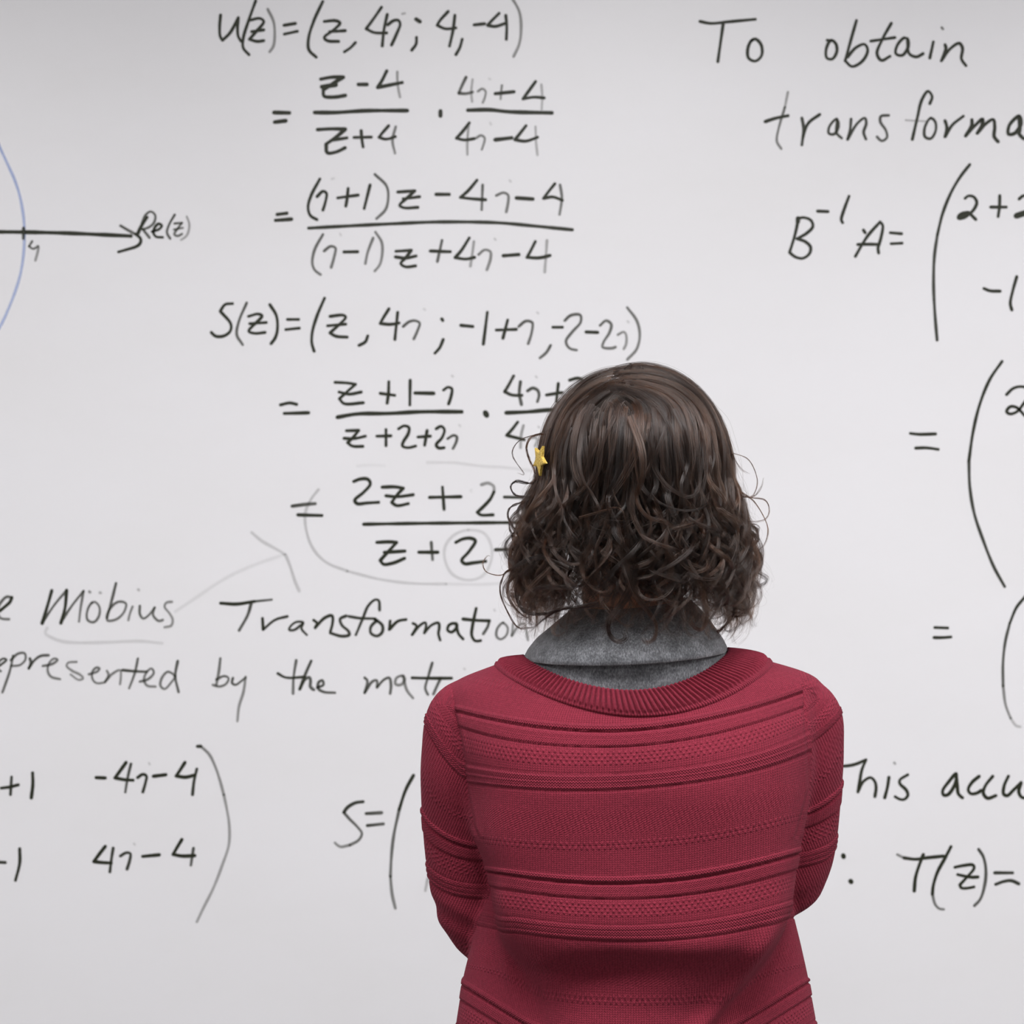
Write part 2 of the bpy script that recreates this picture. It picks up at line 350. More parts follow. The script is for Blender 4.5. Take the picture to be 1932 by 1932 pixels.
# ---------------------------------------------------------------- handwriting
# one entry per written line: text it reads, origin and scale of its tracing grid,
# then one stroke per line; "@width,density" first, "!" makes a corner.
INK = [
("black marker line reading U(z) = (z, 4i; 4, -4)", 380, 0, 2.76, """
100,78 95,140 98,190 110,210! 110,210 150,170 192,92
192,92 188,150 192,190 207,215
283,4 245,110 218,200 218,250 248,285
255,105 305,96 325,112 285,165 250,205! 250,205 290,216 325,212
262,165 325,156
@5,.6 345,48 375,110 382,180 375,240 355,270
430,132 490,122
432,178 500,163
632,8 585,110 558,200 560,260 598,298
640,112 700,108 722,120 690,155 640,195 655,212 715,216
668,165 750,160
802,222 775,250 745,270
938,38 895,100 858,150! 858,150 900,170 965,172
968,75 950,160 942,240
970,130 1000,108 1025,106 1035,125 1015,180 990,235
@4,.45 1046,72 1060,70
@7,1 1118,100 1138,113
1120,195 1118,230 1095,262
1285,60 1240,110 1228,132! 1228,132 1270,150 1325,146
1320,80 1310,160 1292,240
1358,205 1345,250 1325,285
1420,130 1475,124
1550,70 1510,110 1490,132! 1490,132 1530,138 1582,122
1585,80 1590,140 1588,205
@5,.6 1615,-14 1655,60 1665,140 1655,230 1625,295
"""),
("black marker fraction reading = (z - 4) over (z + 4)", 380, 0, 2.76, """
@6.5,1 622,412 680,402 740,402! 740,402 690,432 635,470! 635,470 638,500 690,506 750,497
@8,1 628,452 700,442
@7,1 818,440 862,440
@6.5,1 965,370 940,420 918,455! 918,455 960,447 1045,430
@5,.5 1020,375 1022,440 1034,505
@7,1 378,586 458,588
@7,1 382,636 440,629
@7,1 590,586 700,586 850,577 1072,576
@6.5,1 605,675 680,671 750,673! 750,673 700,715 650,750! 650,750 655,795 700,792 748,770
680,730 758,718
795,716 885,714
832,680 835,720 842,765
975,655 940,695 925,715! 925,715 960,725 1010,712
@5,.65 1012,660 995,730 1008,798
"""),
("black marker fraction reading (4i + 4) over (4i - 4)", 380, 0, 2.76, """
@7,1 1245,578 1245,604
@5.5,.8 1378,402 1355,450 1340,485! 1340,485 1375,488 1412,480
@4.5,.45 1412,415 1405,480 1410,530
@4.5,.6 1440,476 1462,462 1480,475 1475,510 1465,535
@4,.25 1498,410 1505,414
@6,1 1530,488 1628,478
@4.5,.6 1565,445 1560,485 1558,515
1740,425 1700,480 1675,515! 1675,515 1730,506 1785,510
@4.5,.4 1770,440 1775,500 1772,570
@7,1 1388,574 1500,572 1600,582 1825,588
1395,640 1360,685 1328,720! 1328,720 1370,729 1420,722
@4.5,.5 1392,655 1385,730 1385,805
@4.5,.65 1430,720 1455,705 1475,718 1470,750 1460,778
@4,.25 1504,640 1508,650
@7,1 1530,728 1615,718
1690,655 1655,700 1632,728! 1632,728 1690,735 1750,715
@4.5,.4 1740,660 1742,730 1750,808
"""),
("black marker fraction reading ((i+1)z - 4i - 4) over ((i-1)z + 4i - 4)", 380, 320, 2.2465, """
502,40 465,110 452,160 462,195 490,212
490,115 515,92 530,100 525,140 515,172
@4,.25 552,40 562,37
578,120 665,108
622,80 618,120 612,155
715,65 690,165
@5,.75 735,20 785,70 792,120 780,170 742,208
832,95 905,90! 905,90 870,122 840,152 860,162 918,160
855,124 925,115
@6.5,1 995,105 1050,105
1168,45 1130,90 1098,118! 1098,118 1140,123 1205,128
@5,.75 1192,65 1188,170
@5,.7 1250,110 1280,98 1300,108 1300,140 1292,180
@4,.3 1306,46 1312,52
@6.5,1 1335,120 1405,125
1498,60 1470,95 1450,122! 1450,122 1490,116 1530,130
@5,.7 1520,65 1528,120 1518,190
@6.5,1 322,190 362,185
@6.5,1 315,215 382,210
@6,.95 455,248 600,240 800,230 1000,222 1250,225 1400,238 1572,255
@5,.75 515,275 480,340 470,395 480,425 505,445
@5,.75 520,345 548,325 568,332 563,370 550,415
@4,.25 588,272 592,280
@6,1 605,349 662,348
@5,.7 728,290 705,350 695,398
@5,.65 738,265 765,310 765,370 755,405 735,430
825,346 890,342! 890,342 865,375 845,398 865,412 908,408
822,370 865,375 910,366
970,345 1055,348
@5,.8 1020,300 1010,345 1000,390
1135,290 1100,345 1075,373! 1075,373 1120,379 1158,372
@5,.5 1155,305 1148,360 1140,410
@5,.65 1175,360 1200,340 1225,348 1225,380 1210,425
@4,.3 1243,293 1247,298
@6.5,1 1280,365 1345,360
1415,305 1395,345 1380,372! 1380,372 1430,374 1478,364
@5,.45 1465,300 1460,370 1455,435
"""),
("black marker line reading S(z) = (z, 4i; -1+i, -2-2i)", 380, 320, 2.2465, """
132,568 100,572 80,600! 80,600 125,655 122,685 95,705 60,706 42,690
@5,.8 192,565 160,640 150,700 175,742
200,622 240,612 257,620 215,665 200,685 225,694 270,690
205,653 275,648
290,572 318,620 322,680 312,715 295,738
365,635 412,635
358,678 415,672
522,545 490,620 470,690 468,735 478,770
545,622 600,617 612,625 575,665 545,692! 545,692 570,706 618,710
535,662 612,655
705,705 695,730 668,745
795,590 770,630 758,652! 758,652 800,656 838,650
832,605 820,720
@5,.8 855,665 880,645 905,640 925,650 915,685 900,718
@4,.25 943,591 948,595
@6,1 1019,633 1023,639
1025,720 1010,755 990,778
@6,1 1100,660 1150,665
1212,605 1195,740
1250,680 1335,677
1298,638 1278,715
@5,.8 1345,665 1375,642 1402,648 1400,690 1385,738
@4,.3 1423,606 1428,610
@5,.8 1480,745 1462,775 1435,798
1490,668 1530,668
@5,.8 1540,640 1565,618 1605,616 1608,645 1570,690 1545,728 1560,757 1590,765
1630,688 1680,690
@5,.75 1690,660 1715,640 1737,655 1730,690 1705,730 1700,752 1740,757 1755,752
@4.5,.6 1765,700 1790,688 1800,700 1800,740 1790,760
@4,.3 1806,643 1811,648
@5,.7 1805,585 1845,640 1858,700 1845,760 1805,805
"""),
("black marker fraction reading = (z + 1 - i) over (z + 2 + 2i)", 500, 680, 3.22, """
425,133 500,137 550,145! 550,145 510,180 452,233! 452,233 480,262 598,257
450,192 510,205 585,192
700,200 788,212
752,130 750,200 742,260
882,120 880,270
@6.5,1 912,198 1025,200
1085,180 1110,163 1135,172 1130,220 1115,265
@4,.3 1136,93 1142,99
@7,1 440,345 560,325 750,322 950,312 1195,312
@6,1 95,270 150,258 192,267
@6,1 118,322 265,318
495,427 570,425! 570,425 540,462 502,500! 502,500 530,520 595,522
480,473 540,475 610,460
680,460 765,458
735,420 735,518
812,415 845,397 875,408 870,445 840,495 835,520 870,530 915,520
930,465 1005,460
985,425 970,515
1040,415 1070,400 1090,420 1075,470 1040,512 1055,532 1088,530
@5,.85 1110,475 1145,455 1165,464 1162,495 1142,535
@4,.25 1180,393 1187,400
"""),
("black marker fraction reading (4i + 2) over (4i), half hidden by the hair", 500, 680, 3.22, """
@9,1 1338,317 1347,334
@6,.9 1510,95 1480,150 1456,190! 1456,190 1500,210 1560,212
@6,.85 1552,130 1545,200 1558,268
@5.5,.85 1595,185 1625,168 1655,180 1665,210 1655,250
@4,.3 1645,98 1652,104
1710,210 1805,195
1782,140 1770,250
1850,120 1905,108 1930,125 1900,190 1850,262 1930,262
@7,1 1465,318 1600,312 1740,300 2200,298
1535,375 1500,420 1468,455! 1468,455 1520,468 1575,482
@5,.5 1570,395 1555,460 1553,530
@5,.5 1600,475 1640,468 1655,480 1640,520
@4,.3 1660,403 1667,407
@6,1 1700,470 1790,465
@6,1 1745,425 1740,515
"""),
("black marker fraction reading = (2z + 2 ...) over (z + 2 ...)", 500, 680, 3.22, """
@6,1 540,735 580,720 625,722 640,750 600,800 545,850 560,870 620,866 690,862
@6,1 712,770 790,768 840,776! 840,776 800,820 770,862! 770,862 800,882 870,870
@6,1 735,822 800,828 900,816
@6,1 1000,832 1190,828
@5.5,.95 1078,770 1088,905
@6,.55 1315,755 1355,745 1390,765 1390,800
@6,1 1390,800 1370,840 1330,885 1290,922! 1290,922 1310,938 1385,938
@6,.9 1455,830 1560,832
@6,.85 165,885 250,874 305,870
@6,.95 200,938 345,942
@6,1 600,995 900,990 1480,985 2300,980
@6,1 680,1105 760,1102 800,1106! 800,1106 750,1160 700,1215! 700,1215 720,1238 780,1230 848,1202
@6,1 725,1166 850,1158
@6,1 935,1165 1050,1165
@5.5,.8 1010,1105 1018,1210
@6,1 1160,1105 1200,1085 1250,1080 1278,1095 1240,1160 1195,1215 1215,1235 1260,1230 1340,1220
@6,.9 1400,1150 1560,1145
@5,.5 1465,1100 1462,1195
"""),
("faded grey loop drawn round the last fraction", 500, 680, 3.22, """
@5.5,.22 1235,1030 1150,1060 1095,1130 1095,1220 1140,1300 1230,1335 1320,1310 1370,1230 1375,1130 1330,1050 1235,1030
@5.5,.30 325,785 275,850 245,930 250,1030 290,1140 370,1225 500,1280
@5.5,.24 500,1280 700,1330 900,1355 1100,1358
@5.5,.12 1100,1358 1300,1362 1450,1352 1700,1320
@5.5,.09 560,642 640,636 725,640
@5.5,.14 985,620 1150,622 1300,640 1500,655 1800,700
@4,.12 1255,785 1245,793 1256,800
"""),
("thin blue arc of a circle at the left edge", 0, 230, 4.11, """
@5,2 -160,-60 -60,60 0,200 60,330 110,440 150,560 178,700 190,850 185,1000 165,1150 130,1280 70,1440 10,1570 -70,1700 -170,1820
"""),
("black axis arrow ending at the words Re(z)", 0, 230, 4.11, """
@7,1 -240,853 0,853 200,855 500,862 800,875 1015,885
@5,.8 935,805 985,835 1050,870
@5.5,1 1050,870 1090,905 1088,940 1060,965 1000,985 920,1008
@6,.85 183,825 182,903
@4,.8 250,925 225,965! 225,965 260,985 295,962
@4.5,.55 300,972 290,1020 275,1075
@6,1 1140,740 1095,810 1065,875
@4.5,.8 1100,790 1130,720 1170,695 1203,722 1195,780 1150,820 1105,832
@5,.8 1110,835 1160,898
@5,.95 1180,850 1230,835 1255,805 1230,790 1200,820 1190,860 1210,890 1262,895
@4.5,.85 1355,720 1310,800 1295,860 1320,905
@4,.8 1352,788 1412,783! 1412,783 1372,835 1352,872 1380,885 1412,868
@4,.8 1350,835 1418,822
@4,.5 1448,735 1468,790 1462,850 1440,890 1405,915
"""),
("black handwritten words: the Mobius", 0, 980, 3.22, """
@6,1 0,555 30,530 62,500 72,474
@5,.75 72,474 40,470 5,505 -15,560 5,600 55,606
@6,.95 315,432 290,520 256,632
@4.5,.8 260,625 330,520 405,430
@6,.95 405,430 395,540 370,630
@4.5,.8 370,625 440,520 508,435
@4.5,.7 508,435 490,540 480,620
@4.5,.75 560,505 532,550 532,610 570,624 600,590 605,535 580,502 560,505
@5,.55 543,438 548,443
@5,.4 607,444 613,447
@5,.8 705,388 682,480 650,600
@4.5,.75 650,600 670,540 720,500 765,510 755,560 710,605 652,613
@4.5,.65 806,530 790,570 780,612
@5,.4 840,426 844,430
@4.5,.75 850,525 850,575 870,602 905,580 940,535! 940,535 930,580 965,617 990,610
@4.5,.6 1045,500 1012,505 1000,530 1030,570 1050,610 1040,645 1000,655
"""),
("faded grey underline and arrow rising from the word Mobius", 0, 980, 3.22, """
@6,.2 287,660 275,690 330,725 400,745 600,748 850,740 985,752
@6,.13 1065,560 1200,470 1350,370 1500,295 1720,215
@6,.26 1530,80 1590,130 1660,170 1730,210
@6,.30 1735,215 1765,290 1790,370 1818,435
"""),
("black handwritten word Transformation, its end hidden by curls", 380, 1080, 3.01875, """
@6,1 110,175 200,180 300,165
@4.5,.85 300,165 400,155
@5.5,.85 285,170 265,240 215,330
348,262 352,325
@5,.9 352,325 420,270 490,250
@4.5,.9 580,285 540,282 505,310 500,327 530,327 560,305 580,288! 580,288 570,320 600,355
@5.5,.95 640,272 660,290 648,315! 648,315 700,260 740,245 748,255 745,300 735,335
@5.5,.9 825,247 790,265 800,300 838,335 842,355 800,363 735,345
@5,.9 1015,215 1010,160 990,155 950,190 920,260 880,355
@5,.9 840,250 900,260 990,263
@5.5,.9 1000,272 965,310 965,345 1000,362 1030,340 1030,300 985,265
1075,277 1070,325! 1070,325 1120,277 1165,268
@5,.95 1205,290 1225,302 1200,355! 1200,355 1240,305 1275,285 1280,302 1270,345! 1270,345 1310,300 1350,287 1355,310 1350,350 1360,385
1440,290 1410,300 1402,328 1425,340 1455,310 1450,290! 1450,290 1465,350 1490,378
1565,205 1545,300 1540,360 1560,390 1590,388
@6,.95 1490,265 1560,272 1640,275
@5,.85 1640,277 1630,310 1605,350
@4,.3 1668,213 1672,218
@4.5,.7 1720,285 1685,320 1682,365 1705,380 1735,360 1745,315 1720,288
@4.5,.6 1775,290 1768,360! 1768,360 1810,300 1840,290 1850,330 1860,385
"""),
("black handwritten words: represented", 0, 980, 3.22, """
@4.5,.85 -20,900 20,872 40,852 20,845 -10,870 -15,910 5,922
@4.5,.8 80,828 60,920 15,1050
@4.5,.75 65,855 110,815 150,813 155,850 120,885 70,890
@5,.85 182,845 188,870 175,905! 175,905 210,855 250,828 295,825
@4.5,.7 260,890 320,877 350,852 330,845 300,870 290,920 310,955 365,970
@4.5,.6 465,865 415,870 405,890 440,920 490,945 505,965 480,975 430,942
@4.5,.7 540,940 590,925 605,905 585,900 560,930 565,975 590,995 635,990
@4.5,.65 650,920 660,945 640,985! 640,985 680,940 730,915 735,950 730,1000
@4.5,.75 838,845 820,930 785,1025
@5,.85 745,915 820,922 890,925
@4.5,.7 850,985 900,970 935,930 920,905 890,930 875,975 895,1010 945,1015
@5,.8 1080,860 1065,950 1085,1048
@4.5,.7 1060,950 1020,925 985,960 975,1010 1000,1030 1040,990 1065,950
"""),
("black handwritten words: by the matrix", 380, 1080, 3.01875, """
@5,.7 108,490 100,560 85,640
@4.5,.75 85,610 130,590 155,602 140,635 100,650 65,640
@4.5,.8 180,600 175,630 195,640 225,620 250,600
@5,.6 252,595 240,680 215,760 205,845
@5,.75 540,500 525,600 522,690
@5,.9 435,575 480,598 590,595
@5.5,.85 625,505 600,560 560,665! 560,665 590,610 615,597 622,620 620,650 640,668
@5,.85 660,655 695,640 690,615 668,625 665,660 695,680 760,685
@5,.8 930,600 945,615 930,685! 930,685 975,620 1000,615 1000,650! 1000,655 1040,610 1070,600 1080,640 1075,690
@5,.65 1150,588 1112,600 1105,635 1135,640 1160,605 1145,588! 1150,595 1170,670 1205,715
@5,.8 1315,515 1290,600 1275,660 1290,695
@5.5,.95 1200,600 1290,602 1425,602
@5.5,.8 1360,608 1340,650 1322,692
@4,.3 1496,548 1501,552
@4.5,.7 1490,610 1480,680
@4.5,.7 1540,610 1580,690
@4.5,.7 1590,610 1530,690
"""),
("black marker matrix rows ending -4i-4 and 4i-4 in a tall bracket", 0, 1380, 4.025, """
10,430 70,422 140,405
@5,.9 88,345 80,480
@6,1 248,315 250,400 238,505
@6,1 730,350 800,353
@6,1 958,235 915,295 873,352! 873,352 940,365 1010,370
@5,.85 995,245 970,350 952,460
@5.5,.95 1045,350 1085,325 1112,338 1105,390 1085,460
@4,.3 1132,240 1138,252
@6,1 1165,340 1260,328
@6,1 1405,235 1370,290 1338,338! 1338,338 1410,347 1480,330
@5.5,.9 1495,285 1475,370 1462,480
@6,.9 1500,113 1525,112
@5,.6 1525,112 1590,175 1640,280 1670,370 1700,480
@5,.5 1700,480 1725,600 1742,720 1738,860 1690,1010 1620,1190 1545,1340 1495,1445
@6,.9 -30,990 40,995
@5.5,.95 150,890 150,1000 118,1130
@6,1 800,872 755,930 713,987! 713,987 780,995 845,998
@5.5,.9 860,885 845,980 835,1065
@5.5,.9 915,945 960,920 990,927 985,980 965,1045
@4,.3 1018,852 1025,860
@6,1 1085,948 1210,936
@6,1 1382,820 1345,880 1315,933! 1315,933 1380,945 1480,942
@5,.85 1470,885 1458,960 1450,1015
"""),
("black marker S = and tall opening bracket beside the left sleeve", 600, 1380, 4.83, """
@6,.9 410,640 340,650 265,695 235,738
@5,.75 235,738 290,800 360,870 400,930 370,990 290,1035
@5,.6 290,1035 200,1050 155,1015
@6,.85 440,748 580,740
@6,.85 450,857 595,842
@6,.95 870,400 800,530 740,710
@5.5,.75 740,710 690,950 668,1150 660,1320
@5.5,.65 660,1320 675,1480 705,1610
@5,.4 1000,1340 978,1450
"""),
("black handwritten words: To obtain", 1280, 0, 2.963, """
120,120 180,131 280,122 430,108
250,135 235,240 220,345
410,225 388,270 392,325 430,342 465,310 462,250 430,218 408,228
@5.5,1 832,225 860,228
850,228 825,280 830,325 860,330 885,290 880,245 855,225
995,115 965,220 932,340! 932,340 970,372 1030,340 1058,280 1040,248 990,268 945,320
1190,130 1140,220 1110,300 1135,338 1182,315
1075,230 1130,222 1210,210
1265,212 1225,250 1215,300 1250,310 1285,260 1278,215! 1280,225 1290,300 1330,318 1368,300
1425,235 1405,325
@5,.7 1472,155 1478,162
1490,250 1495,270 1470,340! 1470,340 1520,272 1570,242 1588,270 1582,330 1607,367
"""),
("black handwritten word transforma, cut by the right edge", 1280, 0, 2.963, """
@4.5,.5 612,515 595,600
@4.5,.7 595,600 560,720 550,790 575,832
@6,1 485,680 540,662 612,647
@5.5,.9 690,660 700,720 690,810
695,770 725,690 790,640
@5,.9 885,665 845,705 840,745 870,750 895,705 888,670! 888,675 885,745 912,772
@5,.9 965,665 960,720 945,780! 945,780 1000,690 1042,660 1050,690 1035,740 1048,778
@5,.85 1175,645 1132,650 1128,680 1160,730 1165,770 1135,788 1110,765
@5.5,.95 1405,580 1418,540 1395,510 1360,560 1335,660 1307,780
@3.5,.4 1270,672 1380,678
@5,.9 1410,660 1378,710 1378,765 1410,775 1438,730 1435,680 1412,660
1490,675 1500,710 1490,765! 1490,765 1530,700 1592,650
@6,1 1640,670 1640,700 1605,760! 1605,760 1660,700 1700,665 1697,700 1670,745! 1670,745 1720,690 1760,668 1768,710 1765,765 1787,792
@6.5,1 1905,650 1850,700 1845,750 1880,745 1915,690 1905,650! 1905,660 1908,720 1905,750 1930,775
@6,1 2010,540 1995,640 1985,780
@6,1 1960,640 2060,632
"""),
("black marker line reading B to the minus 1 A =", 1440, 280, 3.927, """
262,515 235,640 195,770
@8,1 258,518 256,545
250,522 300,512 355,535 367,580 320,630 250,670! 250,670 310,690 350,730 342,780 290,815 230,800 195,770
402,465 480,468
635,355 600,450 578,530 588,550
742,605 755,625
865,545 780,640 740,700 682,800
865,545 885,570 870,670 850,740 855,775
700,712 780,710 860,712
942,625 1025,632
948,706 1028,702
"""),
("tall black bracket with matrix entries 2+2 and -1 at the right edge", 1440, 280, 3.927, """
@5.5,1 1530,120 1460,210 1390,330 1330,480 1290,640
@5.5,.9 1290,640 1268,800 1262,1000 1270,1200 1288,1420
1495,370 1520,352 1560,360 1582,400 1562,450 1530,480 1490,475 1450,495 1445,518 1490,512 1530,482! 1530,482 1575,527
@10,1 1460,505 1515,482
1685,435 1800,435
1752,350 1750,430 1740,505
1895,375 1930,350 1965,370 1970,410 1950,450
@10,1 1875,500 1940,478
1940,478 1990,525
1635,1038 1680,1055 1755,1058
1878,950 1850,1050 1830,1150 1842,1197
"""),
("black marker equals sign and tall bracket around a looped 2", 1680, 660, 4.11, """
155,648 220,655 350,652
195,762 280,760 370,772
@5.5,1 865,90 770,230 690,430 640,640 608,860
@5.5,.9 608,860 615,1060 650,1270 720,1480 800,1680 885,1835
900,347 950,300 1010,285 1065,300 1075,350 1030,420 980,480 925,497 900,478 930,440 980,448 1040,510
"""),
("short black equals sign and bracket below it at the right edge", 1700, 1100, 6.44, """
@5.5,1 410,540 565,546
@5.5,1 400,662 500,663 605,655
@5,1 1600,40 1494,180 1400,300 1320,490
@5,.85 1320,490 1265,720 1238,980 1240,1250
@5,.6 1240,1250 1270,1480 1330,1640
@5,.35 1330,1640 1400,1735 1450,1745
"""),
("black handwritten words: This accu, beside the right sleeve", 1560, 1380, 5.083, """
@5.5,.95 60,330 190,330 270,315 375,272! 375,272 335,370 315,480 298,580! 298,575 350,480 420,442 460,480 472,540 460,625
@6,1 595,440 582,530 555,635
@5,.5 647,300 653,308
@5.5,.95 775,415 700,465 700,500 760,560 777,610 745,650 700,650 655,625
@6,1 1240,405 1170,480 1110,570 1120,610 1162,605 1230,500 1240,410! 1240,415 1250,520 1262,600 1300,635
@6,1 1460,430 1390,490 1355,560 1382,597 1440,590 1480,565
@6,1 1590,430 1520,520 1500,590 1540,640 1620,615
@6,1 1740,430 1700,520 1695,600 1730,615 1790,560 1862,490! 1862,490 1840,580 1870,632 1930,640
"""),
("black marker line reading T(z) = with two dots before it", 1560, 1380, 5.083, """
@8,1 157,1188 161,1203
@8.5,1 227,1435 233,1442
@4.5,.6 675,1180 740,1212
@6,.95 740,1212 850,1225 950,1212 1120,1195
@6,1 925,1180 890,1270 850,1400 838,1530
@6,1 1190,1105 1130,1220 1060,1350 1020,1480 1012,1560
@5,.7 1012,1560 1040,1660 1080,1700 1120,1705
1228,1302 1310,1285 1400,1280 1412,1310 1340,1400 1275,1470! 1275,1470 1290,1500 1350,1502 1410,1490
1255,1372 1380,1397 1450,1395
@5.5,.85 1455,1130 1500,1200 1525,1330 1512,1480 1470,1610 1415,1670
@6,.9 1610,1355 1780,1355
@6,.9 1620,1465 1700,1437 1770,1430 1840,1460
"""),
]
_r = random.Random(4)
for (lab, ox, oy, sc, txt) in INK:
    handwriting(lab, ox, oy, sc, txt, _r)

# ---------------------------------------------------------------- the person: frame of reference
S0 = 1822.0
def PX(px): return (px - 966) / S0
def PZ(py): return CAM_Z - (py - 966) / S0
def sm(a, b, x):
    t = np.clip((x - a) / (b - a), 0, 1); return t * t * (3 - 2 * t)

person = empty('person', (PX(1194), PERSON_Y, 0.0),
               'person seen from behind in a crimson knitted sweater, grey turtleneck and curly brown hair', 'person')

def loft_arrays(rings, nseg=128, nlev=140, cap=True):
    """rings: (py, xL, xR, back, front, n) with pixels of the person's plane -> verts, quads"""
    R = np.array(rings, float)
    lev = np.linspace(R[0, 0], R[-1, 0], nlev)
    C = np.stack([np.interp(lev, R[:, 0], R[:, k]) for k in range(1, 6)], 1)
    K = np.exp(-0.5 * (np.arange(-4, 5) / 1.8) ** 2); K /= K.sum()
    pad = np.vstack([C[:1]] * 4 + [C] + [C[-1:]] * 4)
    C = np.stack([np.convolve(pad[:, k], K, 'valid') for k in range(5)], 1)
    th = np.linspace(0, 2 * np.pi, nseg, endpoint=False)
    V = []
    for (xl, xr, bk, fr, n), py in zip(C, lev):
        cx, hw = (PX(xl) + PX(xr)) / 2, (PX(xr) - PX(xl)) / 2
        c, s = np.cos(th), np.sin(th)
        x = cx + hw * np.sign(c) * np.abs(c) ** (2 / n)
        d = np.where(s < 0, bk, fr)
        y = PERSON_Y + d * np.sign(s) * np.abs(s) ** (2 / n)
        V.append(np.stack([x, y, np.full(nseg, PZ(py))], 1))
    V = np.concatenate(V)
    i = np.arange(nseg); j = (i + 1) % nseg
    Q = np.concatenate([np.stack([k * nseg + i, (k + 1) * nseg + i, (k + 1) * nseg + j, k * nseg + j], 1) for k in range(nlev - 1)])
    F = [tuple(q) for q in Q]
    if cap:
        F.append(tuple(range(nseg - 1, -1, -1))[::-1]); F.append(tuple(range((nlev - 1) * nseg, nlev * nseg))[::-1])
    return V, F

def smooth_path(P, R, n=60):
    P = np.array(P, float); R = np.array(R, float)
    d = np.concatenate([[0], np.cumsum(np.linalg.norm(np.diff(P, axis=0), axis=1))])
    t = np.linspace(0, d[-1], n)
    Q = np.stack([np.interp(t, d, P[:, k]) for k in range(3)], 1); r = np.interp(t, d, R)
    for _ in range(max(2, n // 12)):
        Q[1:-1] = 0.25 * Q[:-2] + 0.5 * Q[1:-1] + 0.25 * Q[2:]; r[1:-1] = 0.25 * r[:-2] + 0.5 * r[1:-1] + 0.25 * r[2:]
    return Q, r

def tube_arrays(P, R, n=60, nseg=32, flat=1.0, capround=True, flat_axis=None):
    Q, r = smooth_path(P, R, n)
    if capround:       # hemispherical ends
        T0 = Q[0] - Q[1]; T0 /= np.linalg.norm(T0); T1 = Q[-1] - Q[-2]; T1 /= np.linalg.norm(T1)
        a = np.linspace(0.12, 1.45, 6)
        pre = [Q[0] + T0 * r[0] * math.sin(x) for x in a[::-1]]; post = [Q[-1] + T1 * r[-1] * math.sin(x) for x in a]
        Q = np.vstack([pre, Q, post]); r = np.concatenate([r[0] * np.cos(a[::-1]), r, r[-1] * np.cos(a)])
    T = np.gradient(Q, axis=0); T /= np.linalg.norm(T, axis=1)[:, None]
    up = np.array((0, 0, 1.0)) if abs(T[0][2]) < 0.9 else np.array((0, 1.0, 0))
    if flat_axis is not None: up = np.array(flat_axis, float)
    V = []
    u = up
    for q, t, rr in zip(Q, T, r):
        u = u - t * np.dot(u, t); u /= np.linalg.norm(u); v = np.cross(t, u)
        a = np.linspace(0, 2 * np.pi, nseg, endpoint=False)[:, None]
        V.append(q + rr * (np.cos(a) * u * flat + np.sin(a) * v))
    V = np.concatenate(V); m = len(Q)
    i = np.arange(nseg); j = (i + 1) % nseg
    F = [tuple(x) for k in range(m - 1) for x in np.stack([k * nseg + i, k * nseg + j, (k + 1) * nseg + j, (k + 1) * nseg + i], 1)]
    F.append(tuple(range(nseg - 1, -1, -1))); F.append(tuple(range((m - 1) * nseg, m * nseg)))
    return V, F

def ellipsoid_arrays(c, r, rot=None, seg=32):
    V, F = [], []
    for k in range(1, seg // 2):
        ph = math.pi * k / (seg // 2)
        for i in range(seg):
            a = 2 * math.pi * i / seg
            V.append((math.sin(ph) * math.cos(a), math.sin(ph) * math.sin(a), math.cos(ph)))
    top = len(V); V.append((0, 0, 1)); bot = len(V); V.append((0, 0, -1))
    n = seg // 2 - 1
    for k in range(n - 1):
        for i in range(seg):
            j = (i + 1) % seg
            F.append((k * seg + i, (k + 1) * seg + i, (k + 1) * seg + j, k * seg + j))
    for i in range(seg):
        j = (i + 1) % seg
        F.append((top, i, j)); F.append((bot, (n - 1) * seg + j, (n - 1) * seg + i))
    V = np.array(V) * np.array(r)
    if rot is not None:
        V = V @ np.array(Matrix.Rotation(rot[1], 3, rot[0])).T
    return V + np.array(c), F

def join_arrays(parts):
    V, F, b = [], [], 0
    for v, f in parts:
        V.append(np.asarray(v)); F += [tuple(int(i) + b for i in x) for x in f]; b += len(v)
    return np.concatenate(V), F

def fused(name, parts, passes):
    """union by voxel remesh; passes = [(voxel, smooth iterations), ...]; returns the mesh arrays"""
    V, F = join_arrays(parts)
    me = bpy.data.meshes.new(name); me.from_pydata(V.tolist(), [], F); me.update()
    o = bpy.data.objects.new(name, me); COL.objects.link(o)
    for vox, it in passes:
        m = o.modifiers.new('r', 'REMESH'); m.mode = 'VOXEL'; m.voxel_size = vox; m.adaptivity = 0
        if it:
            s = o.modifiers.new('s', 'SMOOTH'); s.factor = 0.5; s.iterations = it
    dg = bpy.context.evaluated_depsgraph_get(); ev = o.evaluated_get(dg); em = ev.to_mesh()
    n = len(em.vertices); co = np.empty(n * 3, np.float32); em.vertices.foreach_get('co', co)
    no = np.empty(n * 3, np.float32); em.vertices.foreach_get('normal', no)
    k = len(em.polygons); lt = np.empty(k, np.int32); em.polygons.foreach_get('loop_total', lt)
    lv = np.empty(len(em.loops), np.int32); em.loops.foreach_get('vertex_index', lv)
    ev.to_mesh_clear(); bpy.data.objects.remove(o); bpy.data.meshes.remove(me)
    Q = lv.reshape(-1, 4) if (lt == 4).all() else None
    if Q is None:
        st = np.concatenate([[0], np.cumsum(lt)[:-1]]); Q = np.stack([lv[st], lv[st + 1], lv[st + 2], lv[st + np.minimum(3, lt - 1)]], 1)
        Q = Q[lt == 4]
    return co.reshape(-1, 3).astype(float), no.reshape(-1, 3).astype(float), Q

